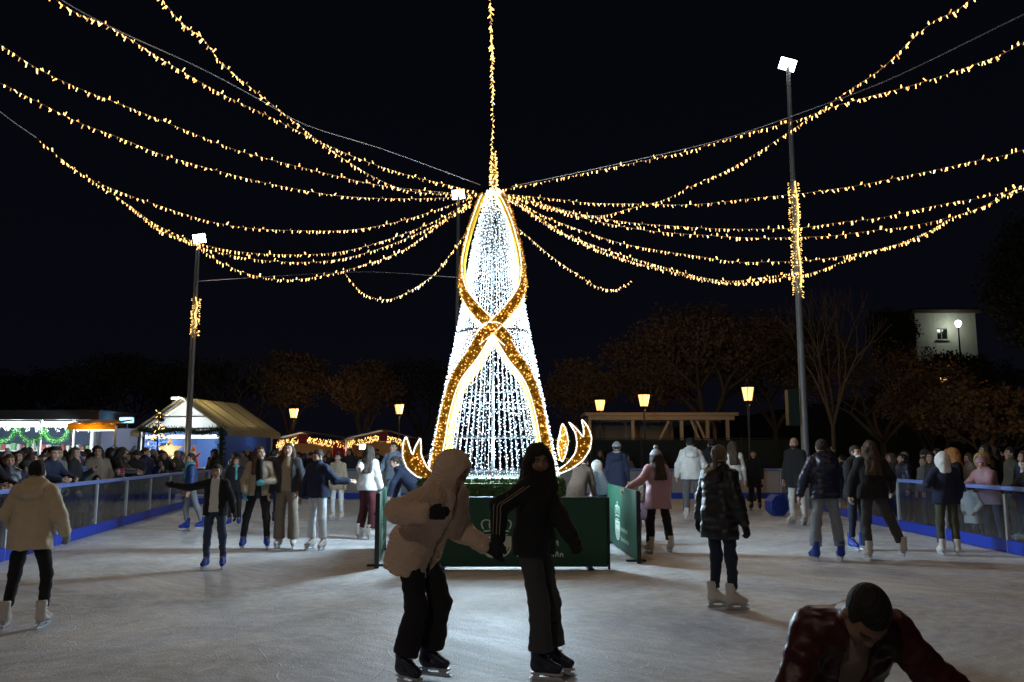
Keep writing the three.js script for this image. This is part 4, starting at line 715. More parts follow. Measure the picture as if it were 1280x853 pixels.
const HEADWEAR = {
  beanie: [(x, y, z) => { let d = Math.max(ell(x, y, z, [0, 0.035, -0.014], [0.093, 0.113, 0.11]), 0.03 - y - z * 0.12); d = smin(d, Math.hypot(Math.hypot(x, z * 0.86 + 0.012) - 0.085, (y - 0.045) * 0.6) - 0.019, 0.01); return d - 0.0018 * Math.sin(Math.atan2(x, z) * 46); }, V(-0.13, 0, -0.15), V(0.13, 0.17, 0.13)],
  pompom: [(x, y, z) => Math.min(HEADWEAR.beanie[0](x, y, z), Math.hypot(x, y - 0.175, z + 0.02) - 0.042 - 0.012 * noise.noise(x * 90, y * 90, z * 90)), V(-0.13, 0, -0.15), V(0.13, 0.24, 0.13)],
  hood: [(x, y, z) => { const o = ell(x, y, z, [0, 0.012, -0.02], [0.122, 0.15, 0.15]), fold = 0.01 * noise.noise(x * 13, y * 13, z * 13) + 0.002 * noise.noise(x * 40, y * 40, z * 40); let d = smin(o, cap(x, y, z, V(0, -0.1, -0.03), V(0, -0.19, -0.04), 0.115, 0.13), 0.06) + fold; return Math.max(d, -ell(x, y, z, [0, -0.012, 0.115], [0.08, 0.108, 0.085]), -(Math.hypot(x, y, z) - 0.098)); }, V(-0.19, -0.36, -0.22), V(0.19, 0.19, 0.16)],
  furhood: [(x, y, z) => { const h = HEADWEAR.hood[0](x, y, z), q = Math.hypot(x / 0.085, (y + 0.012) / 0.115); return Math.min(h, Math.hypot((q - 1.05) * 0.095, z - 0.098 + Math.abs(y) * 0.12) - 0.026 - 0.014 * noise.noise(x * 80, y * 80, z * 80)); }, V(-0.19, -0.36, -0.22), V(0.19, 0.19, 0.17)],
};
const hairGeo = (kind, fine) => once('hair' + kind + fine, () => surfaceNets(...HAIR[kind], fine ? 0.006 : 0.0095));
const wearGeo = (kind, fine) => once('wear' + kind + fine, () => surfaceNets(...HEADWEAR[kind], fine ? 0.006 : 0.0095));
function skateGeo() {                                                // ankle joint at 0, toe along +z, ice at -0.165
  return once('skate', () => [
    surfaceNets((x, y, z) => { let d = smin(cap(x, y, z, V(0, 0.11, -0.025), V(0, -0.03, -0.02), 0.058, 0.05), cap(x, y, z, V(0, -0.055, -0.03), V(0, -0.068, 0.135), 0.043, 0.036), 0.05); d = smin(d, cap(x, y, z, V(0, 0.0, 0.03), V(0, -0.045, 0.09), 0.035, 0.032), 0.03); d -= 0.004 * Math.sin((y * 0.7 + z * 0.3) * 130) * (z > 0 ? 1 : 0); return Math.max(d, -0.098 - y, y - 0.13); }, V(-0.1, -0.14, -0.12), V(0.1, 0.16, 0.2), 0.009),
    merge([box(0.055, 0.014, 0.24, 0, -0.105, 0.05), box(0.014, 0.034, 0.05, 0, -0.128, -0.035), box(0.014, 0.034, 0.06, 0, -0.128, 0.115), rbox(0.022, 0.02, 0.24, 0.004, 0, -0.14, 0.05)]),
    merge([0, 1, 2, 3, 4].map((k) => new THREE.CapsuleGeometry(0.004, 0.05, 2, 5).rotateZ(Math.PI / 2 + (k % 2 ? 0.25 : -0.25)).translate(0, 0.085 - k * 0.03, [0.038, 0.044, 0.062, 0.084, 0.112][k]))),
    (() => { const s = new THREE.Shape(); s.moveTo(-0.09, -0.143); s.lineTo(0.19, -0.143); s.quadraticCurveTo(0.2, -0.155, 0.17, -0.1645); s.lineTo(-0.075, -0.1645); s.closePath(); return new THREE.ExtrudeGeometry(s, { depth: 0.005, bevelEnabled: false }).translate(0, 0, -0.0025).rotateY(-Math.PI / 2); })(),
  ]);
}
const shoeGeo = () => once('shoe', () => surfaceNets((x, y, z) => { let d = smin(cap(x, y, z, V(0, 0.02, -0.015), V(0, -0.03, -0.02), 0.05, 0.046), cap(x, y, z, V(0, -0.05, -0.03), V(0, -0.058, 0.13), 0.04, 0.036), 0.05); return Math.max(d, -0.09 - y, y - 0.05); }, V(-0.09, -0.11, -0.11), V(0.09, 0.08, 0.19), 0.011));

// ---- materials
const fluffTex = dataTex(256, (u, v) => { const k = 0.5 + 0.5 * wrapNoise(u, v, 26, 3) + 0.35 * wrapNoise(u, v, 60, 8); return [k, k, k]; }, 3, 3);
const cloth = (r, g, b, rough = 0.92, more = {}) => mat(r, g, b, rough, { bumpMap: clothTex, bumpScale: 0.0012, ...more });
const fleece = (r, g, b) => mat(r, g, b, 1, { bumpMap: fluffTex, bumpScale: 0.012 });
const nylon = (r, g, b, rough = 0.42) => mat(r, g, b, rough, { bumpMap: clothTex, bumpScale: 0.0006 });
const SKIN = [mat(0.5, 0.31, 0.23, 0.55, { vertexColors: true }), mat(0.42, 0.25, 0.18, 0.55, { vertexColors: true }), mat(0.3, 0.17, 0.115, 0.55, { vertexColors: true })];
const strand = { bumpMap: fluffTex, bumpScale: 0.006 };
const HC = { black: mat(0.012, 0.01, 0.01, 0.8, strand), dark: mat(0.03, 0.02, 0.014, 0.75, strand), brown: mat(0.06, 0.036, 0.02, 0.7, strand), light: mat(0.17, 0.125, 0.085, 0.7, strand), grey: mat(0.25, 0.24, 0.23, 0.8, strand) };
const C = {
  black: cloth(0.013, 0.013, 0.015), blackNylon: nylon(0.012, 0.012, 0.014, 0.45), charcoal: cloth(0.035, 0.036, 0.04), navy: cloth(0.014, 0.02, 0.05), navyNylon: nylon(0.013, 0.018, 0.05, 0.34), blue: nylon(0.03, 0.075, 0.25, 0.5),
  denim: cloth(0.045, 0.065, 0.12), darkDenim: cloth(0.02, 0.027, 0.05), paleDenim: cloth(0.24, 0.27, 0.31), greyCloth: cloth(0.13, 0.13, 0.135), darkGrey: cloth(0.06, 0.06, 0.063), cream: nylon(0.62, 0.5, 0.34, 0.6), beige: cloth(0.36, 0.29, 0.21), taupe: cloth(0.22, 0.18, 0.14),
  white: nylon(0.72, 0.72, 0.7, 0.55), offWhite: cloth(0.6, 0.58, 0.54), silver: nylon(0.62, 0.64, 0.66, 0.36), maroon: cloth(0.07, 0.012, 0.02), maroonNylon: nylon(0.055, 0.006, 0.01, 0.42), pink: nylon(0.42, 0.24, 0.27, 0.5), lilac: nylon(0.36, 0.27, 0.42, 0.6), hotPink: cloth(0.55, 0.05, 0.16), greyBlue: cloth(0.17, 0.22, 0.29), skyBlue: nylon(0.3, 0.46, 0.6, 0.6), olive: cloth(0.075, 0.07, 0.045),
  brown: cloth(0.07, 0.045, 0.03), orangeFur: fleece(0.5, 0.22, 0.07), yellowFur: fleece(0.5, 0.36, 0.14), peachFleece: fleece(0.78, 0.56, 0.42), red: cloth(0.35, 0.02, 0.02), teal: cloth(0.1, 0.36, 0.4), tealNylon: nylon(0.02, 0.12, 0.16), greyFur: fleece(0.34, 0.34, 0.36), yellow: cloth(0.6, 0.45, 0.06), green: cloth(0.03, 0.07, 0.035),
  skateWhite: mat(0.62, 0.57, 0.52, 0.45), skateBlue: mat(0.012, 0.045, 0.36, 0.4), skateDark: mat(0.02, 0.025, 0.05, 0.4), holder: mat(0.5, 0.52, 0.56, 0.4), blade: mat(0.6, 0.62, 0.65, 0.22, { metalness: 0.9 }), shoe: mat(0.03, 0.028, 0.026, 0.6), shoeWhite: mat(0.5, 0.5, 0.48, 0.6),
};
const unit = (a) => V(...a).normalize();
// ---- a dressed, posed figure in local axes: x is the person's own left, z forward; returns a Group
function figure(o) {
  const s = o.H / 1.72, b = o.build ?? 1, fine = !!o.fine, cell = o.cell ?? (fine ? 0.013 : 0.022), X = V(1, 0, 0);
  const lean = o.lean ?? 0.06, sideways = o.side ?? 0, tw = o.twist ?? 0;
  const up = V(sideways, Math.cos(lean), Math.sin(lean)).normalize(), lat = V(Math.cos(tw), 0, -Math.sin(tw));
  const P = V(0, 0.95 * s, 0), A = (u) => P.clone().addScaledVector(up, u * s);
  const neck = A(0.5), sh = [1, -1].map((k) => A(0.425).addScaledVector(lat, k * 0.155 * s * b).add(V(0, (o.shrug ?? 0) * s, 0)));
  const hip = [1, -1].map((k) => P.clone().addScaledVector(X, k * 0.088 * s).add(V(0, -0.05 * s, 0)));
  const legs = o.legs ?? [[[0.07, -1, 0.06], [0.02, -1, -0.08]], [[-0.07, -1, 0.02], [-0.02, -1, -0.08]]];
  const arms = o.arms ? o.arms.slice() : [[[0.22, -1, 0.02], [0.1, -1, 0.22]], [[-0.22, -1, 0.02], [-0.1, -1, 0.22]]];
  const knee = legs.map((l, i) => hip[i].clone().addScaledVector(unit(l[0]), 0.43 * s)), ankle = legs.map((l, i) => knee[i].clone().addScaledVector(unit(l[1]), 0.4 * s));
  const skates = o.skates !== undefined, drop = skates ? 0.165 * s : 0.09 * s;
  const dy = drop - Math.min(ankle[0].y, ankle[1].y), mid = o.anchor === 'hip' ? P.clone() : ankle[0].clone().add(ankle[1]).multiplyScalar(0.5), sft = V(-mid.x, dy, -mid.z);
  if (o.reach) o.reach.forEach((w, i) => {                            // bend the arm so that the hand meets a point (local axes, after grounding)
    if (!w) return; const S = sh[i].clone().add(sft), v = w.clone().sub(S), L1 = 0.285 * s, L2 = 0.33 * s, d = Math.min(v.length(), (L1 + L2) * 0.995); v.normalize();
    const c = (L1 * L1 + d * d - L2 * L2) / (2 * L1 * d), sA = Math.sqrt(Math.max(0, 1 - c * c)), hint = unit(o.hint?.[i] ?? [i ? -0.6 : 0.6, -0.8, -0.4]); hint.addScaledVector(v, -hint.dot(v)).normalize();
    const E = S.clone().addScaledVector(v, L1 * c).addScaledVector(hint, L1 * sA), T = S.clone().addScaledVector(v, d);
    arms[i] = [E.clone().sub(S).toArray(), T.sub(E).toArray()];
  });
  const elbow = arms.map((l, i) => sh[i].clone().addScaledVector(unit(l[0]), 0.285 * s)), wrist = arms.map((l, i) => elbow[i].clone().addScaledVector(unit(l[1]), 0.245 * s));
  const headUp = up.clone().lerp(V(0, 1, 0), o.headLift ?? 0.55).normalize();
  const head = neck.clone().addScaledVector(headUp, 0.135 * s).add(V(0, 0, 0.015 * s));
  for (const p of [P, neck, head, ...sh, ...hip, ...knee, ...ankle, ...elbow, ...wrist]) p.add(sft);
  const g = new THREE.Group();
  const hq = new THREE.Quaternion().setFromEuler(new THREE.Euler((o.headPitch ?? 0) + lean * (1 - (o.headLift ?? 0.55)) * 0.6, o.headYaw ?? 0, o.headRoll ?? 0, 'YXZ'));
  const headM = new THREE.Matrix4().compose(head, hq, V(s, s, s));
  const handM = [0, 1].map((i) => {
    const y = wrist[i].clone().sub(elbow[i]).normalize(), side = i ? 1 : -1; let z = V(side, 0, 0.15); z.addScaledVector(y, -z.dot(y)); if (z.length() < 0.2) { z = V(0, 0, 1); z.addScaledVector(y, -z.dot(y)); } z.normalize();
    const x = y.clone().cross(z);
    return new THREE.Matrix4().makeBasis(x, y, z).scale(V(s, s, s)).setPosition(wrist[i].clone().addScaledVector(y, 0.015 * s));
  });
  const offs = (p, k, d = 0) => p.clone().addScaledVector(lat, k * s).addScaledVector(V(0, 0, 1), d * s);
  const torso = (e) => [[offs(P, 0.07), offs(A2(0.31), 0.075), (0.092 * b + e * 0.9) * s, (0.092 * b + e * 0.85) * s], [offs(P, -0.07), offs(A2(0.31), -0.075), (0.092 * b + e * 0.9) * s, (0.092 * b + e * 0.85) * s], [P, A2(0.36), (0.105 * b + e) * s, (0.1 * b + e) * s], [sh[0], A2(0.455).addScaledVector(lat, 0.03 * s), (0.048 + e * 0.75) * s, (0.055 + e * 0.6) * s], [sh[1], A2(0.455).addScaledVector(lat, -0.03 * s), (0.048 + e * 0.75) * s, (0.055 + e * 0.6) * s]];
  function A2(u) { return P.clone().addScaledVector(up, u * s); }
  // body: one skin surface from head to ankles
  const limbs = []; for (let i = 0; i < 2; i++) limbs.push([sh[i], elbow[i], 0.043 * s, 0.036 * s], [elbow[i], wrist[i], 0.036 * s, 0.025 * s], [hip[i], knee[i], 0.07 * s, 0.048 * s], [knee[i], ankle[i], 0.046 * s, 0.035 * s]);
  const bb = [...torso(-0.012), ...limbs, [A2(0.42), neck.clone().lerp(head, 0.45), 0.055 * s, 0.05 * s]];
  const skin = white(surfaceNets(bonesField(bb, 0.04 * s), ...boundsOf(bb, 0.03), Math.max(cell, 0.02)));
  const hd = headGeo(fine).clone().applyMatrix4(headM), bodyParts = [skin, hd], curl = o.curl ?? 0.75;
  for (let i = 0; i < 2; i++) bodyParts.push(white(handGeo(curl, fine, i === 0, 0).clone()).applyMatrix4(handM[i]));
  part(g, 'body', mergeSkin(bodyParts), SKIN[o.skin ?? 0]);
  // trousers
  const wide = o.wide ?? 0.0, pe = 0.012 + wide * 0.35, pb = [[offs(P, 0.06), offs(P, -0.06), (0.105 * b + 0.006) * s, (0.105 * b + 0.006) * s], [P, A2(0.08), (0.112 * b) * s, (0.11 * b) * s]];
  for (let i = 0; i < 2; i++) { const end = knee[i].clone().lerp(ankle[i], o.ankleShow ?? (skates ? 0.86 : 0.98)); pb.push([hip[i], knee[i], (0.082 * b + pe * 0.5) * s, (0.054 + pe) * s], [knee[i], end, (0.054 + pe) * s, (0.046 + pe * 0.6 + wide * 0.75) * s]); }
  const pf0 = bonesField(pb, 0.035 * s), pend = [0, 1].map((i) => [knee[i].clone().lerp(ankle[i], o.ankleShow ?? (skates ? 0.86 : 0.98)), ankle[i].clone().sub(knee[i]).normalize()]), off = (o.seed ?? 1) * 3.7;
  part(g, 'trousers', surfaceNets((x, y, z) => {
    let d = pf0(x, y, z) - (fine ? 0.011 : 0.008) * noise.noise(x * 11 + off, y * 7, z * 11) - (fine ? 0.009 : 0.005) * noise.noise(x * 9, y * 26 + off, z * 9);
    for (const [e, n] of pend) if (Math.hypot(x - e.x, y - e.y, z - e.z) < 0.2 * s) d = Math.max(d, (x - e.x) * n.x + (y - e.y) * n.y + (z - e.z) * n.z);
    return d;
  }, ...boundsOf(pb, 0.03), cell), o.pants ?? C.black);
  // upper garment(s)
  function garment(name, m, q) {
    const e = q.e ?? 0.03, tb = torso(e), len = q.len ?? 0.1;
    const dn = up.clone().multiplyScalar(-1).lerp(V(0, -1, 0), 0.6).normalize(), hem = P.clone().addScaledVector(dn, len * s);
    if (len > 0) for (const k of [0.07, -0.07]) tb.push([offs(P, k), offs(hem, k * (1.1 + (q.flare ?? 0))), (0.1 * b + e) * s, (0.105 * b + e + (q.flare ?? 0) * 0.15) * s]);
    const sb = []; if (!q.vest) for (let i = 0; i < 2; i++) { const w = elbow[i].clone().lerp(wrist[i], q.sleeve ?? 0.97); sb.push([sh[i], elbow[i], (0.05 + e * 0.75) * s, (0.042 + e * 0.7) * s], [elbow[i], w, (0.043 + e * 0.7) * s, (0.034 + e * 0.55) * s]); }
    const cb = [[A2(0.4), neck.clone().lerp(head, q.collar ?? 0.2), (0.07 + e * 0.7) * s, (0.058 + e * 0.5) * s]];
    const hb = []; if (q.hoodDown) for (const k of [-1, 0, 1]) hb.push([neck.clone().add(V(k * 0.095 * s, 0.005 * s, -0.03 * s)), neck.clone().add(V(k * 0.07 * s, -0.1 * s, (-0.14 - (k ? 0 : 0.025)) * s)), (0.04 + e * 0.3) * s, (0.05 + e * 0.35) * s]);
    const tf0 = bonesField([...tb, ...cb], 0.05 * s), hf = hb.length ? bonesField(hb, 0.05 * s) : null, tf = hf ? (x, y, z) => smin(tf0(x, y, z), hf(x, y, z), 0.014) : tf0, sf = sb.length ? bonesField(sb, 0.03 * s) : null, quilt = q.quilt ?? 0, fur = q.fur ?? 0, fold = q.fold ?? 0.009;
    const wr = [0, 1].map((i) => [elbow[i], wrist[i].clone().sub(elbow[i]).normalize(), wrist[i].distanceTo(elbow[i]), sh[i], elbow[i].clone().sub(sh[i]).normalize()]);
    const geo = surfaceNets((x, y, z) => {
      const h = (x - P.x) * up.x + (y - P.y) * up.y + (z - P.z) * up.z; let d = tf(x, y, z);
      if (quilt) { const c = Math.abs(Math.sin(h / s * Math.PI / (q.step ?? 0.085))); d -= quilt * (Math.sqrt(c) - 0.6); }
      d = Math.max(d, (x - hem.x) * dn.x + (y - hem.y) * dn.y + (z - hem.z) * dn.z);
      if (q.open) { const w = q.open * s * (1 + 0.35 * Math.max(0, -h + 0.2) / s); d = Math.max(d, -Math.max(Math.abs((x - P.x) * lat.x + (z - P.z) * lat.z) - w, -((z - P.z - up.z * h) - 0.02))); }
      if (sf) {
        let a = sf(x, y, z);
        if (quilt) { let best = 1e3, t = 0; for (const [E, dl, , S, du] of wr) { const t1 = (x - E.x) * dl.x + (y - E.y) * dl.y + (z - E.z) * dl.z, dd = Math.hypot(x - E.x, y - E.y, z - E.z); if (dd < best) { best = dd; t = t1 > 0 ? t1 : (x - S.x) * du.x + (y - S.y) * du.y + (z - S.z) * du.z; } } a -= quilt * 0.9 * (Math.sqrt(Math.abs(Math.sin(t / s * Math.PI / (q.step ?? 0.075)))) - 0.6); }
        d = smin(d, a, 0.03 * s);
      }
      d -= fold * noise.noise(x * 9 + off, y * 9, z * 9) + fold * 0.6 * noise.noise(x * 20, y * 20 + off, z * 20);
      if (fur) d -= fur * (noise.noise(x * 45, y * 45 + off, z * 45) + 0.6 * noise.noise(x * 85, y * 85, z * 85 + off));
      return d;
    }, ...boundsOf([...tb, ...sb, ...cb, ...hb], 0.04), q.cell ?? cell);
    return part(g, name, geo, m);
  }
  if (o.shirt) garment('shirt', o.shirt, { e: 0.014, len: o.shirtLen ?? 0.06, fold: 0.004, sleeve: 0.5, collar: 0.1 });
  const top = garment(o.topName ?? 'jacket', o.top ?? C.black, o.cut ?? {});
  // stripes printed down the sleeves
  if (o.stripes) for (let i = 0; i < 2; i++) for (const k of [-1, 0, 1]) {
    const pts = []; for (let u = 0; u <= 8; u++) { const t = u / 8, p = t < 0.5 ? sh[i].clone().lerp(elbow[i], t * 2) : elbow[i].clone().lerp(wrist[i], (t - 0.5) * 1.8), n = V(i ? -1 : 1, 0.25, 0.3 + k * 0.4).normalize(); pts.push(p.addScaledVector(n, (0.088 - 0.012 * t) * s)); }
    part(g, 'sleeve_stripe', new THREE.TubeGeometry(new THREE.CatmullRomCurve3(pts), 24, 0.0042 * s, 4), o.stripes);
  }
  if (o.scarf) part(g, 'scarf', surfaceNets((x, y, z) => { const c = neck.clone().lerp(head, 0.12), a = Math.hypot(x - c.x, z - c.z); let d = Math.hypot(a - 0.075 * s, (y - c.y) * 0.75) - 0.034 * s; d = smin(d, cap(x, y, z, c.clone().add(V(0.03 * s, -0.02 * s, 0.1 * s)), A2(0.2).add(V(0.04 * s, 0, 0.155 * s)), 0.03 * s, 0.035 * s), 0.03); return d - 0.006 * noise.noise(x * 30, y * 30, z * 30); }, neck.clone().add(V(-0.16, -0.36, -0.16)), neck.clone().add(V(0.16, 0.14, 0.28)), fine ? 0.01 : 0.014), o.scarf);
  // hair, headwear
  const onHead = (name, geo, m) => { const q = part(g, name, geo, m); q.position.copy(head); q.quaternion.copy(hq); q.scale.setScalar(s); return q; };
  if (o.hair) onHead('hair', hairGeo(o.hair[0], fine), o.hair[1]);
  if (o.hat) onHead(o.hat[0].includes('hood') ? 'hood' : 'hat', wearGeo(o.hat[0], fine), o.hat[1]);
  if (o.beard) onHead('beard', once('beard', () => surfaceNets((x, y, z) => Math.max(ell(x, y, z, [0, -0.055, 0.026], [0.063, 0.072, 0.072]) - 0.004 * noise.noise(x * 90, y * 90, z * 90), y + 0.042 - Math.abs(x) * 0.6, -z - 0.01), V(-0.09, -0.15, -0.03), V(0.09, 0.04, 0.12), 0.008)), o.beard);
  if (o.mask) onHead('face_mask', once('mask', () => surfaceNets((x, y, z) => Math.max(ell(x, y, z, [0, -0.05, 0.03], [0.062, 0.06, 0.082]), -z + 0.03, y + 0.01, -y - 0.1), V(-0.09, -0.13, 0), V(0.09, 0.03, 0.14), 0.007)), o.mask);
  if (o.gloves) for (let i = 0; i < 2; i++) { const q = part(g, 'glove', handGeo(curl, fine, i === 0, o.fatGloves ? 0.012 : 0.005), o.gloves); q.applyMatrix4(handM[i]); }
  // footwear
  for (let i = 0; i < 2; i++) {
    const yaw = o.footYaw ? o.footYaw[i] : (i ? -0.15 : 0.15), place = (q) => { q.position.copy(ankle[i]); q.rotation.y = yaw; q.scale.setScalar(s); if (o.footPitch) { q.rotation.order = 'YXZ'; q.rotation.x = o.footPitch[i]; } return q; };
    if (skates) { const [boot, hold, laces, blade] = skateGeo(), q = place(part(g, 'skate', boot, o.skates)); part(q, 'blade_holder', hold, o.holder ?? C.holder); part(q, 'blade', blade, C.blade); part(q, 'laces', laces, C.offWhite); }
    else place(part(g, 'shoe', shoeGeo(), o.shoes ?? C.shoe));
  }
  return g;
}
function person(label, o) {
  const p = o.pos ? V(...o.pos) : ground(o.px, o.yf);
  if (o.yt && !o.H) o.H = Math.min(1.9, Math.max(0.9, (at(o.px, o.yt, -p.z).y - (o.skates ? 0.07 : 0) - 0.015)));
  if (o.hands) o.reach = o.hands.map((h) => h && at(...h).sub(V(p.x, 0, p.z)).applyAxisAngle(UPV, -(o.yaw ?? 0) * Math.PI / 180));
  const g = figure(o); g.name = numbered('person'); g.position.set(p.x, 0, p.z); g.rotation.y = (o.yaw ?? 0) * Math.PI / 180; scene.add(g);
  return tag(g, label, 'person', o.group);
}

// ---------------------------------------------------------------- skaters on the ice
const SK = 'skaters on the ice';
const puffer = { e: 0.05, len: 0.16, quilt: 0.009, fold: 0.01, hoodDown: true, collar: 0.32 }, longPuffer = { ...puffer, len: 0.34 }, jacketCut = { e: 0.032, len: 0.1 }, knit = { e: 0.026, len: 0.08, collar: 0.12 }, hoodie = { e: 0.034, len: 0.1, hoodDown: true, collar: 0.2 }, coat = { e: 0.036, len: 0.36, flare: 0.12, collar: 0.25 };
person('skater in a peach fleece coat with the hood up, holding a hand', {
  px: 521, yf: 852, H: 1.63, yaw: 58, lean: 0.62, headPitch: 0.3, headYaw: 0.2, skates: C.skateDark, fine: true, group: SK, seed: 2, curl: 0.9,
  legs: [[[0.05, -1, 0.36], [0.02, -1, -0.26]], [[-0.04, -1, 0.2], [-0.02, -1, -0.24]]], hands: [[617, 688, 6.25], [545, 642, 5.75]], hint: [[0.3, -0.9, -0.3], [-0.6, -0.2, -0.9]],
  top: C.peachFleece, cut: { e: 0.062, len: 0.22, fur: 0.006, fold: 0.013, collar: 0.35, open: 0.02, cell: 0.011 }, shirt: C.taupe, pants: C.black, wide: 0.05, hat: ['hood', C.peachFleece], hair: ['crop', HC.dark], gloves: C.black, skin: 1,
});
person('skater with long black hair in a black track jacket with striped sleeves and grey trousers', {
  px: 684, yf: 848, H: 1.6, build: 0.92, yaw: 62, lean: 0.05, headYaw: -0.85, headPitch: 0.22, skates: C.skateDark, fine: true, group: SK, seed: 5, curl: 0.6,
  legs: [[[0.07, -1, 0.2], [0.0, -1, 0.06]], [[-0.02, -1, 0.22], [0.0, -1, 0.02]]], hands: [[727, 697, 6.1], [622, 688, 6.2]], hint: [[0.8, -0.4, -0.4], [-0.9, -0.2, -0.6]], footYaw: [0.1, 0.2],
  top: C.black, cut: { e: 0.042, len: 0.1, fold: 0.012, collar: 0.3, cell: 0.011 }, stripes: C.beige, pants: C.darkGrey, wide: 0.04, hair: ['mane', HC.black], gloves: C.black, skin: 2,
});
person('skater in a shiny maroon puffer jacket bending over, arms spread', {
  pos: [1.39, 0, -3.84], H: 1.7, shrug: 0.02, yaw: -5, lean: 0.93, headPitch: 0.5, headLift: -0.25, headYaw: 0.14, skates: C.skateDark, fine: true, group: SK, seed: 8, anchor: 'hip', build: 0.95,
  legs: [[[0.3, -0.34, 0.9], [0.05, -0.72, -0.7]], [[-0.3, -0.34, 0.9], [-0.05, -0.72, -0.7]]], arms: [[[0.66, -0.72, 0.1], [0.8, -0.55, 0.3]], [[-0.4, -0.88, 0.12], [-0.1, -0.9, 0.35]]],
  top: C.maroonNylon, cut: { e: 0.038, len: 0.1, quilt: 0.007, step: 0.055, fold: 0.016, collar: 0.3, hoodDown: true, open: 0.05, cell: 0.01 }, shirt: C.beige, pants: C.black, hair: ['crop', HC.black], skin: 2,
});
person('skater in a long black puffer coat and white skates, light hair tied up', {
  px: 905, yf: 762, yt: 556, yaw: 128, lean: 0.05, headYaw: 0.25, skates: C.skateWhite, fine: true, group: SK, seed: 11, top: C.blackNylon, cut: { ...longPuffer, e: 0.044, len: 0.27, cell: 0.013 }, pants: C.darkDenim, hair: ['tied', HC.light], gloves: C.black, scarf: C.greyFur,
  legs: [[[0.03, -1, 0.12], [0.02, -1, -0.12]], [[-0.05, -1, 0.12], [0.0, -1, 0.0]]], arms: [[[0.42, -0.9, 0.1], [0.3, -0.95, 0.1]], [[-0.3, -1, 0.0], [-0.2, -1, 0.18]]], footYaw: [-0.6, -0.55],
});
person('skater in a cream puffer jacket and black trousers, seen from the back', {
  px: 28, yf: 786, yt: 573, yaw: 186, skates: C.skateWhite, fine: true, group: SK, seed: 13, top: C.cream, cut: { ...puffer, quilt: 0.008, len: 0.2 }, pants: C.black, hair: ['short', HC.black], gloves: C.greyFur, fatGloves: true,
  legs: [[[0.16, -1, 0.1], [0.1, -1, -0.16]], [[-0.22, -1, 0.08], [-0.03, -1, -0.18]]], arms: [[[0.5, -0.9, 0.1], [-0.1, -0.75, 0.7]], [[-0.42, -0.9, 0.0], [-0.05, -0.8, 0.6]]],
});
person('girl in an open black jacket over a white top, one arm stretched out', {
  px: 267, yf: 712, yt: 579, yaw: 4, headYaw: 0.05, headPitch: 0.12, skates: C.skateBlue, fine: true, group: SK, seed: 17, top: C.black, cut: { e: 0.034, len: 0.12, open: 0.075, collar: 0.2 }, shirt: C.white, pants: C.denim, hair: ['tied', HC.dark], gloves: C.black,
  arms: [[[0.42, -0.9, 0.05], [0.3, -0.85, 0.3]], [[-0.97, -0.2, 0.0], [-0.97, 0.1, 0.1]]], legs: [[[0.12, -1, 0.06], [0.06, -1, -0.04]], [[-0.06, -1, 0.06], [-0.04, -1, -0.08]]],
});
person('skater in an open beige jacket and black trousers, dark scarf, laughing with a friend', {
  px: 318, yf: 687, yt: 558, yaw: 12, headYaw: 0.6, headPitch: -0.12, skates: C.skateBlue, group: SK, seed: 19, cell: 0.016, top: C.beige, cut: { e: 0.034, len: 0.1, open: 0.05 }, shirt: C.black, scarf: C.black, pants: C.black, hair: ['long', HC.brown], gloves: C.teal,
  arms: [[[0.35, -0.9, 0.15], [-0.55, -0.1, 0.75]], [[-0.35, -0.95, 0.1], [0.1, -0.75, 0.5]]], legs: [[[0.14, -1, 0.05], [0.06, -1, -0.05]], [[-0.24, -1, 0.05], [-0.12, -1, -0.05]]],
});
person('smiling skater with long brown hair in a dark open jacket and wide taupe trousers', {
  px: 357, yf: 686, yt: 554, yaw: 2, headPitch: -0.15, headYaw: 0.05, skates: C.skateWhite, group: SK, seed: 23, cell: 0.016, top: C.charcoal, cut: { e: 0.04, len: 0.08, open: 0.08, fur: 0.006 }, shirt: C.beige, pants: C.taupe, wide: 0.05, hair: ['long', HC.brown], ankleShow: 0.98,
  arms: [[[0.35, -0.95, 0.1], [-0.1, -0.8, 0.5]], [[-0.35, -0.95, 0.0], [-0.1, -0.9, 0.3]]],
});
person('boy in a navy half-zip pullover and silver trousers, reaching for a hand', {
  px: 396, yf: 688, yt: 562, yaw: -22, headYaw: -0.35, headPitch: 0.2, skates: C.skateWhite, group: SK, seed: 29, cell: 0.016, top: C.navy, topName: 'pullover', cut: { e: 0.045, len: 0.1, collar: 0.3, fold: 0.012 }, pants: C.silver, wide: 0.02, hair: ['short', HC.dark],
  hands: [[441, 602, 14.6], null], arms: [[[0.88, -0.42, 0.1], [0.95, -0.25, -0.05]], [[-0.3, -1, 0.1], [-0.1, -0.9, 0.35]]],
});
person('girl in a white hoodie and maroon trousers, dark hair down her back', {
  px: 456, yf: 675, yt: 557, yaw: 150, headYaw: 0.3, skates: C.skateWhite, group: SK, seed: 31, cell: 0.016, top: C.white, topName: 'hoodie', cut: { ...hoodie, hoodDown: false }, pants: C.maroon, wide: 0.035, hair: ['long', HC.dark],
  hands: [[442, 603, 14.8], null], arms: [[[0.3, -0.95, 0.0], [0.15, -0.9, 0.3]], [[-0.3, -0.95, 0.0], [-0.15, -0.9, 0.3]]], legs: [[[0.1, -1, 0.16], [0.1, -1, -0.2]], [[-0.1, -1, 0.05], [-0.02, -1, -0.12]]],
});
person('girl in a short beige coat and pale trousers behind the boy in navy', { px: 421, yf: 651, yt: 566, yaw: -8, skates: C.skateWhite, group: SK, seed: 37, top: C.beige, cut: { ...coat, len: 0.22 }, pants: C.silver, hair: ['tied', HC.dark] });
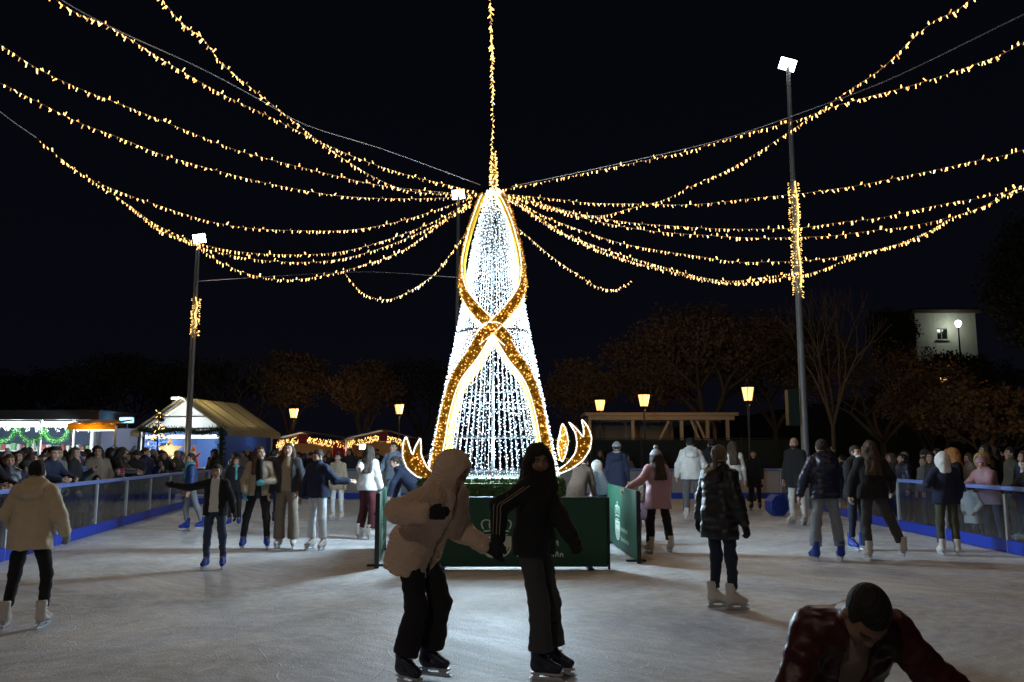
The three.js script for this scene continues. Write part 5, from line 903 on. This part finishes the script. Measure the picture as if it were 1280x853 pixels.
person('skater in a grey-blue hooded tracksuit beside the tinsel flame', { px: 492, yf: 652, yt: 553, yaw: -28, headYaw: 0.2, skates: C.skateWhite, group: SK, seed: 41, top: C.greyBlue, topName: 'hoodie', cut: { ...hoodie, e: 0.05 }, pants: C.greyBlue, wide: 0.04, hair: ['short', HC.dark], arms: [[[0.5, -0.85, 0.1], [0.1, -0.9, 0.35]], [[-0.55, -0.85, 0.1], [-0.4, -0.85, 0.3]]] });
person('skater in a navy jacket bending forward beside the grey-blue tracksuit', { px: 517, yf: 672, H: 1.62, yaw: -82, lean: 0.75, headPitch: 0.1, skates: C.skateBlue, group: SK, seed: 43, top: C.navy, cut: jacketCut, pants: C.darkDenim, hair: ['tied', HC.dark], arms: [[[0.2, -0.85, 0.5], [0.05, -0.95, 0.3]], [[-0.2, -0.95, 0.1], [-0.1, -0.95, 0.25]]], legs: [[[0.1, -1, 0.35], [0.05, -1, -0.3]], [[-0.1, -1, 0.1], [-0.05, -1, -0.25]]] });
person('skater in a blue jacket with turquoise hood and pale jeans near the corner barrier', { px: 242, yf: 664, yt: 566, yaw: -60, skates: C.skateBlue, group: SK, seed: 47, top: C.blue, cut: jacketCut, pants: C.paleDenim, hair: ['short', HC.dark], scarf: C.teal, legs: [[[0.1, -1, -0.3], [0.05, -1, -0.35]], [[-0.06, -1, 0.18], [-0.02, -1, -0.08]]] });
person('child in dark clothes with a turquoise scarf behind the girl with the white top', { px: 292, yf: 658, yt: 571, yaw: 8, skates: C.skateBlue, group: SK, seed: 53, top: C.black, cut: puffer, pants: C.black, hair: ['long', HC.brown], scarf: C.teal });
person('skater all in black behind the laughing pair in beige', { px: 338, yf: 655, yt: 562, yaw: 160, skates: C.skateDark, group: SK, seed: 59, top: C.black, cut: puffer, pants: C.black, hair: ['short', HC.black] });
person('girl in a pink coat and bobble hat, one hand on the green banner board', {
  px: 826, yf: 692, yt: 562, yaw: 196, headYaw: 0.1, skates: C.skateWhite, fine: true, group: SK, seed: 61, top: C.pink, cut: { ...coat, len: 0.27, e: 0.042 }, pants: C.black, wide: 0.02, hair: ['long', HC.dark], hat: ['pompom', C.greyFur], skin: 0,
  hands: [[781, 612, 13.9], null], arms: [[[0.9, -0.5, 0.0], [0.97, -0.22, 0.05]], [[-0.25, -1, 0.05], [-0.05, -0.95, 0.3]]], legs: [[[0.12, -1, 0.06], [0.04, -1, -0.05]], [[-0.2, -1, 0.04], [-0.1, -1, -0.12]]],
});
person('small child in lilac with a yellow scarf beside the girl in the pink coat', { px: 805, yf: 682, H: 1.02, yaw: 170, skates: C.skateBlue, group: SK, seed: 67, top: C.lilac, cut: { ...coat, len: 0.3 }, pants: C.lilac, hair: ['long', HC.brown], scarf: C.yellow });
person('skater in a white puffer jacket and grey trousers, seen from the back', { px: 866, yf: 652, yt: 545, yaw: 176, skates: C.skateWhite, group: SK, seed: 71, cell: 0.016, top: C.white, cut: { ...puffer, len: 0.14 }, pants: C.greyCloth, wide: 0.02, hair: ['short', HC.black], arms: [[[0.4, -0.9, 0.05], [0.1, -0.9, 0.35]], [[-0.45, -0.9, 0.0], [-0.05, -0.95, 0.25]]] });
person('child in a pale blue jacket with a white hood behind the banner boards', { px: 757, yf: 668, H: 1.42, yaw: -130, lean: 0.4, skates: C.skateBlue, group: SK, seed: 73, top: C.skyBlue, cut: jacketCut, pants: C.navy, hat: ['hood', C.offWhite], hair: ['crop', HC.dark], arms: [[[0.2, -0.75, 0.6], [0.0, -0.8, 0.5]], [[-0.2, -0.75, 0.6], [0, -0.8, 0.5]]] });
person('skater in a navy coat with fur collar and a cream knitted hat', { px: 772, yf: 653, yt: 553, yaw: 165, skates: C.skateDark, group: SK, seed: 79, top: C.navy, cut: { ...coat, hoodDown: true, fur: 0.003 }, pants: C.black, hair: ['short', HC.dark], hat: ['beanie', C.greyFur], scarf: C.greyFur });
person('skater with long brown hair in a hooded beige jacket facing the far barrier', { px: 918, yf: 654, yt: 552, yaw: 158, headYaw: 0.5, skates: C.skateWhite, group: SK, seed: 83, top: C.offWhite, cut: { ...hoodie, e: 0.042, hoodDown: false }, pants: C.paleDenim, hair: ['long', HC.brown] });
person('skater in black with a bare head between the white and beige jackets', { px: 893, yf: 645, yt: 549, yaw: 190, skates: C.skateDark, group: SK, seed: 85, top: C.black, cut: puffer, pants: C.black, hair: ['short', HC.black] });
person('child dressed in black beside the blue skating aid', { px: 945, yf: 638, yt: 563, yaw: -25, skates: C.skateDark, group: SK, seed: 89, top: C.black, cut: coat, pants: C.black, hair: ['short', HC.dark] });
person('tall bald bearded man in a long black coat and white trousers', {
  px: 999, yf: 656, yt: 541, yaw: -48, headYaw: 0.15, skates: C.skateWhite, group: SK, seed: 97, cell: 0.016, top: C.black, cut: { ...coat, len: 0.28 }, pants: C.offWhite, beard: HC.brown, legs: [[[0.1, -1, 0.12], [0.05, -1, -0.1]], [[-0.12, -1, -0.02], [-0.05, -1, -0.12]]],
});
person('skater in a shiny navy puffer jacket and pale jeans, seen from the back', {
  px: 1036, yf: 702, yt: 549, yaw: 183, headYaw: -0.2, skates: C.skateBlue, fine: true, group: SK, seed: 101, top: C.navyNylon, cut: { ...puffer, len: 0.12 }, pants: C.paleDenim, wide: 0.03, hair: ['short', HC.dark],
  legs: [[[0.14, -1, 0.04], [0.1, -1, -0.06]], [[-0.16, -1, 0.04], [-0.1, -1, -0.06]]], arms: [[[0.5, -0.9, 0.05], [0.2, -0.95, 0.2]], [[-0.3, -1, 0.05], [-0.05, -0.95, 0.3]]],
});
person('skater with long dark hair in a black jacket, one leg stretched aside', {
  px: 1108, yf: 701, yt: 551, yaw: 176, skates: C.skateWhite, fine: true, group: SK, seed: 103, top: C.black, cut: { ...jacketCut, e: 0.05, len: 0.12 }, pants: C.darkGrey, wide: 0.02, hair: ['long', HC.brown],
  legs: [[[0.06, -1, 0.05], [0.0, -1, -0.05]], [[-0.4, -1, 0.05], [-0.42, -1, -0.05]]], arms: [[[0.4, -0.9, 0.1], [0.05, -0.9, 0.4]], [[-0.5, -0.8, 0.1], [-0.2, -0.7, 0.6]]],
});
person('skater in black with a white face mask between the navy and black jackets', { px: 1073, yf: 688, yt: 557, yaw: 25, skates: C.skateBlue, group: SK, seed: 107, top: C.black, cut: puffer, pants: C.darkDenim, hair: ['short', HC.dark], mask: C.white });
person('child in a white hood and dark jacket reaching for the blue rail', {
  px: 1188, yf: 695, yt: 566, yaw: 170, skates: C.skateWhite, fine: true, group: SK, seed: 109, top: C.navy, cut: { ...jacketCut, e: 0.05, len: 0.14 }, pants: C.olive, wide: 0.015, hat: ['furhood', C.white], hair: ['crop', HC.brown],
  hands: [[1160, 606, 14.0], null], arms: [[[0.72, -0.7, 0.2], [0.9, 0.02, 0.3]], [[-0.4, -0.85, 0.2], [-0.1, -0.7, 0.6]]],
});
person('skater in a brown jacket bending behind the gold tinsel flame', { px: 722, yf: 672, H: 1.6, yaw: 150, lean: 0.7, skates: C.skateDark, group: SK, seed: 113, top: C.brown, cut: coat, pants: C.black, hair: ['short', HC.dark] });

// ---------------------------------------------------------------- spectators
const COATS = [['black puffer coat', C.blackNylon, longPuffer], ['black coat', C.black, coat], ['navy puffer jacket', C.navyNylon, puffer], ['charcoal coat', C.charcoal, coat], ['brown jacket', C.brown, jacketCut], ['grey hooded jacket', C.greyCloth, hoodie], ['olive parka', C.olive, coat], ['navy coat', C.navy, coat], ['black jacket', C.black, jacketCut], ['taupe padded jacket', C.taupe, puffer], ['blue anorak', C.blue, puffer], ['beige coat', C.beige, coat]];
const TOPS = [['short black hair', ['short', HC.black], null], ['short brown hair', ['short', HC.brown], null], ['long dark hair', ['long', HC.dark], null], ['long brown hair', ['long', HC.brown], null], ['a dark knitted hat', ['short', HC.dark], ['beanie', C.charcoal]], ['a grey bobble hat', ['long', HC.brown], ['pompom', C.greyFur]], ['tied dark hair', ['tied', HC.dark], null], ['the hood up', ['crop', HC.dark], 'hood'], ['cropped grey hair', ['crop', HC.grey], null]];
const PANTS = [C.black, C.darkDenim, C.charcoal, C.denim, C.darkGrey];
const POSES = {
  lean: { lean: 0.32, arms: [[[0.3, -0.75, 0.6], [-0.35, -0.1, 0.9]], [[-0.3, -0.75, 0.6], [0.35, -0.1, 0.9]]], legs: [[[0.08, -1, -0.02], [0.02, -1, -0.12]], [[-0.08, -1, 0.08], [-0.02, -1, -0.1]]] },
  stand: {}, pockets: { arms: [[[0.4, -0.9, -0.1], [-0.35, -0.75, 0.5]], [[-0.4, -0.9, -0.1], [0.35, -0.75, 0.5]]] },
  phone: { arms: [[[0.25, -0.85, 0.35], [-0.2, 0.55, 0.8]], [[-0.25, -0.95, 0.1], [0.1, -0.8, 0.5]]] },
};
const protos = {};
let crowdN = 0;
function spectator(x, D, yaw, ci, ti, pi, H, pose, place, group, special) {
  const key = [ci, ti, pose, special ? 's' + crowdN : ''].join('-'), [cn, cm, cut] = special?.coat ?? COATS[ci], [tn, hair, hat] = special?.top ?? TOPS[ti];
  let g; if (!protos[key]) {
    g = figure({ H: 1.72, ...POSES[pose], top: cm, cut, pants: PANTS[pi], hair, hat: hat === 'hood' ? ['hood', cm] : hat, seed: crowdN + 3, cell: 0.024, skin: crowdN % 3 === 2 ? 1 : 0, headYaw: rr(-0.5, 0.5), headPitch: rr(-0.05, 0.2), shoes: pi % 2 ? C.shoe : C.shoeWhite, gloves: crowdN % 3 ? null : C.black, ...(special?.more ?? {}) });
    protos[key] = g;
  } else g = protos[key].clone();
  crowdN++;
  g.name = numbered('spectator'); g.scale.setScalar(H / 1.72); g.position.set(x, -0.048, -D); g.rotation.set(0, yaw * Math.PI / 180, 0); scene.add(g);
  g.userData = {}; const ln = H < 1.45 ? 'child' : 'spectator';
  return tag(g, `${ln} in ${/^[aeio]/.test(cn) ? 'an' : 'a'} ${cn} with ${tn}, ${place}`, 'person', group);
}
const pick = (n) => Math.floor(rnd() * n);
const barL = (D) => D < 13 ? -7.65 + (13 - D) * 0.19 : D < 26 ? -7.65 - (D - 13) * 0.173 : -9.9 - (D - 26) * 0.08;
// crowd along the market-side barrier, front row leaning on the rail
const GL = 'spectators along the market-side barrier', combos = [[0, 0], [1, 3], [2, 4], [3, 2], [0, 7], [5, 1], [7, 5], [8, 6], [6, 8], [4, 3], [1, 0], [9, 2], [8, 4], [2, 1], [0, 2], [10, 7], [7, 0], [1, 4]];
let q = 0;
for (let D = 12.4; D < 27.5; D += rr(0.4, 0.55)) { const [c, t] = combos[(q * 7 + 3) % combos.length], kid = rnd() < 0.22; q++; spectator(barL(D) - (kid ? 0.42 : rr(0.5, 0.75)), D, 72 + rr(-40, 40), c, t, pick(5), kid ? rr(1.15, 1.4) : rr(1.5, 1.84), kid ? 'pockets' : ['lean', 'stand', 'lean', 'phone', 'pockets'][pick(5)], 'at the market barrier', GL); }
for (let D = 13.2; D < 28; D += rr(0.38, 0.6)) { const [c, t] = combos[(q * 5 + 1) % combos.length]; q++; spectator(barL(D) - rr(1.15, 1.5), D, 70 + rr(-40, 40), c, t, pick(5), rr(1.55, 1.84), ['stand', 'pockets', 'phone'][pick(3)], 'second row at the market', GL); }
for (let k = 0; k < 36; k++) { const D = 18.4 + k * 0.43 + rr(-0.2, 0.2), [c, t] = combos[(q * 3 + 2) % combos.length]; q++; spectator(barL(D) - 2.2 - rr(0, 0.7) - (k % 3) * 0.8, D, rr(-60, 200), c, t, pick(5), rr(1.55, 1.84), ['stand', 'pockets'][pick(2)], D < 23 ? 'before the icicle-lit stall' : D < 28 ? 'before the yellow awning' : 'before the tent', GL); }
spectator(barL(19.5) - 0.5, 20.2, 60, 9, 4, 0, 1.3, 'pockets', 'pressed to the market barrier', GL, { coat: ['taupe padded jacket', C.taupe, puffer], top: ['a bright pink hat', ['long', HC.brown], ['beanie', C.hotPink]] });
// crowd behind the far corner, before the fairy-lit stalls
const GB = 'spectators behind the far barrier';
for (let k = 0; k < 46; k++) { const x = -11 + k * 0.2 + rr(-0.08, 0.08), D = 31.7 + (k * 3 % 5) * 0.75 + rr(-0.15, 0.15), [c, t] = combos[(k * 5 + 4) % combos.length]; spectator(x, D, rr(-30, 30), c, t, pick(5), rr(1.55, 1.85), ['stand', 'pockets', 'phone'][k % 3], 'before the fairy-lit stalls', GB); }
spectator(-8.6, 34.4, 10, 0, 0, 0, 1.72, 'stand', 'before the fairy-lit stalls', GB, { coat: ['red padded jacket', C.red, puffer], top: ['a red hat', ['short', HC.dark], ['beanie', C.red]] });
for (let k = 0; k < 5; k++) { const [c, t] = combos[(k * 4 + 1) % combos.length]; spectator(3.2 + k * 1.15 + rr(-0.2, 0.2), 32 + rr(0, 0.5), rr(-30, 30), c, t, pick(5), rr(1.5, 1.8), 'pockets', 'before the dark netting fence', GB); }
// people behind the blue rail
const GR = 'spectators behind the blue rail', SP = [
  [8.95, 17.2, -95, 'orange hood', { coat: ['black coat', C.black, coat], top: ['an orange fur hood', ['crop', HC.dark], ['furhood', C.orangeFur]] }, 1.74, 'stand'],
  [9.0, 16.2, -85, 'yellow', { coat: ['black padded coat', C.blackNylon, longPuffer], top: ['a yellowish fur hood', ['crop', HC.dark], ['furhood', C.yellowFur]] }, 1.66, 'stand'],
  [8.72, 15.55, -70, 'pink', { coat: ['pink padded jacket', C.pink, puffer], top: ['a pink knitted hat', ['short', HC.brown], ['beanie', C.pink]] }, 1.62, 'lean'],
  [8.45, 15.75, -60, 'kid', { coat: ['cream coat', C.offWhite, coat], top: ['brown hair', ['short', HC.brown], null] }, 1.12, 'pockets'],
  [9.25, 15.3, -75, 'w', { coat: ['navy coat', C.navy, coat], top: ['a white scarf', ['long', HC.dark], null], more: { scarf: C.offWhite } }, 1.7, 'stand'],
  [8.72, 14.15, -80, 'd', { coat: ['black hooded jacket', C.black, hoodie], top: ['short dark hair', ['short', HC.dark], null] }, 1.6, 'lean'],
  [9.35, 14.1, -88, 'e', { coat: ['black puffer jacket', C.blackNylon, puffer], top: ['cropped brown hair', ['crop', HC.brown], null] }, 1.86, 'stand'],
  [8.68, 13.35, -80, 'f', { coat: ['grey jacket', C.greyCloth, jacketCut], top: ['a grey knitted hat', ['short', HC.dark], ['beanie', C.greyCloth]] }, 1.35, 'lean'],
  [9.05, 13.1, -80, 'g', { coat: ['brown coat', C.brown, coat], top: ['long brown hair', ['long', HC.brown], null] }, 1.68, 'pockets'],
  [9.2, 18.6, -85, 'h', { coat: ['charcoal coat', C.charcoal, coat], top: ['long dark hair', ['long', HC.dark], null] }, 1.68, 'stand'],
  [9.9, 16.8, -95, 'i', { coat: ['olive parka', C.olive, coat], top: ['short black hair', ['short', HC.black], null] }, 1.78, 'pockets'],
  [10.1, 15.0, -90, 'j', { coat: ['black coat', C.black, coat], top: ['a dark knitted hat', ['short', HC.dark], ['beanie', C.charcoal]] }, 1.75, 'stand'],
  [9.3, 20.2, -80, 'k', { coat: ['navy padded jacket', C.navyNylon, puffer], top: ['tied dark hair', ['tied', HC.dark], null] }, 1.65, 'stand'],
  [10.2, 18.9, -100, 'l', { coat: ['taupe padded jacket', C.taupe, puffer], top: ['long brown hair', ['long', HC.brown], null] }, 1.66, 'stand'],
];
for (const [x, D, yaw, , sp, H, pose] of SP) spectator(x, D, yaw, 0, 0, pick(5), H, pose, 'behind the blue rail', GR, sp);

for (let k = 0; k < 13; k++) { const D = 13.2 + k * 0.72 + rr(-0.2, 0.2), [c, t] = combos[(k * 5 + 2) % combos.length]; spectator(9.75 + (k % 3) * 0.55 + rr(0, 0.3), D, -90 + rr(-50, 50), c, t, pick(5), rr(1.55, 1.84), ['stand', 'pockets', 'phone'][k % 3], 'back from the blue rail', GR); }

for (let k = 0; k < 14; k++) { const D = 19.5 + k * 0.8 + rr(-0.2, 0.2), [c, t] = combos[(k * 7 + 5) % combos.length]; spectator(9.3 + Math.max(0, D - 20.5) * 0.13 + (k % 2) * 0.6 + rr(0, 0.3), D, -90 + rr(-50, 50), c, t, pick(5), rr(1.55, 1.84), ['stand', 'pockets', 'phone'][k % 3], 'beside the floodlight mast', GR); }

scene.traverse((o) => { if (o.isMesh) { o.castShadow = true; o.receiveShadow = true; } });
renderer.render(scene, camera);
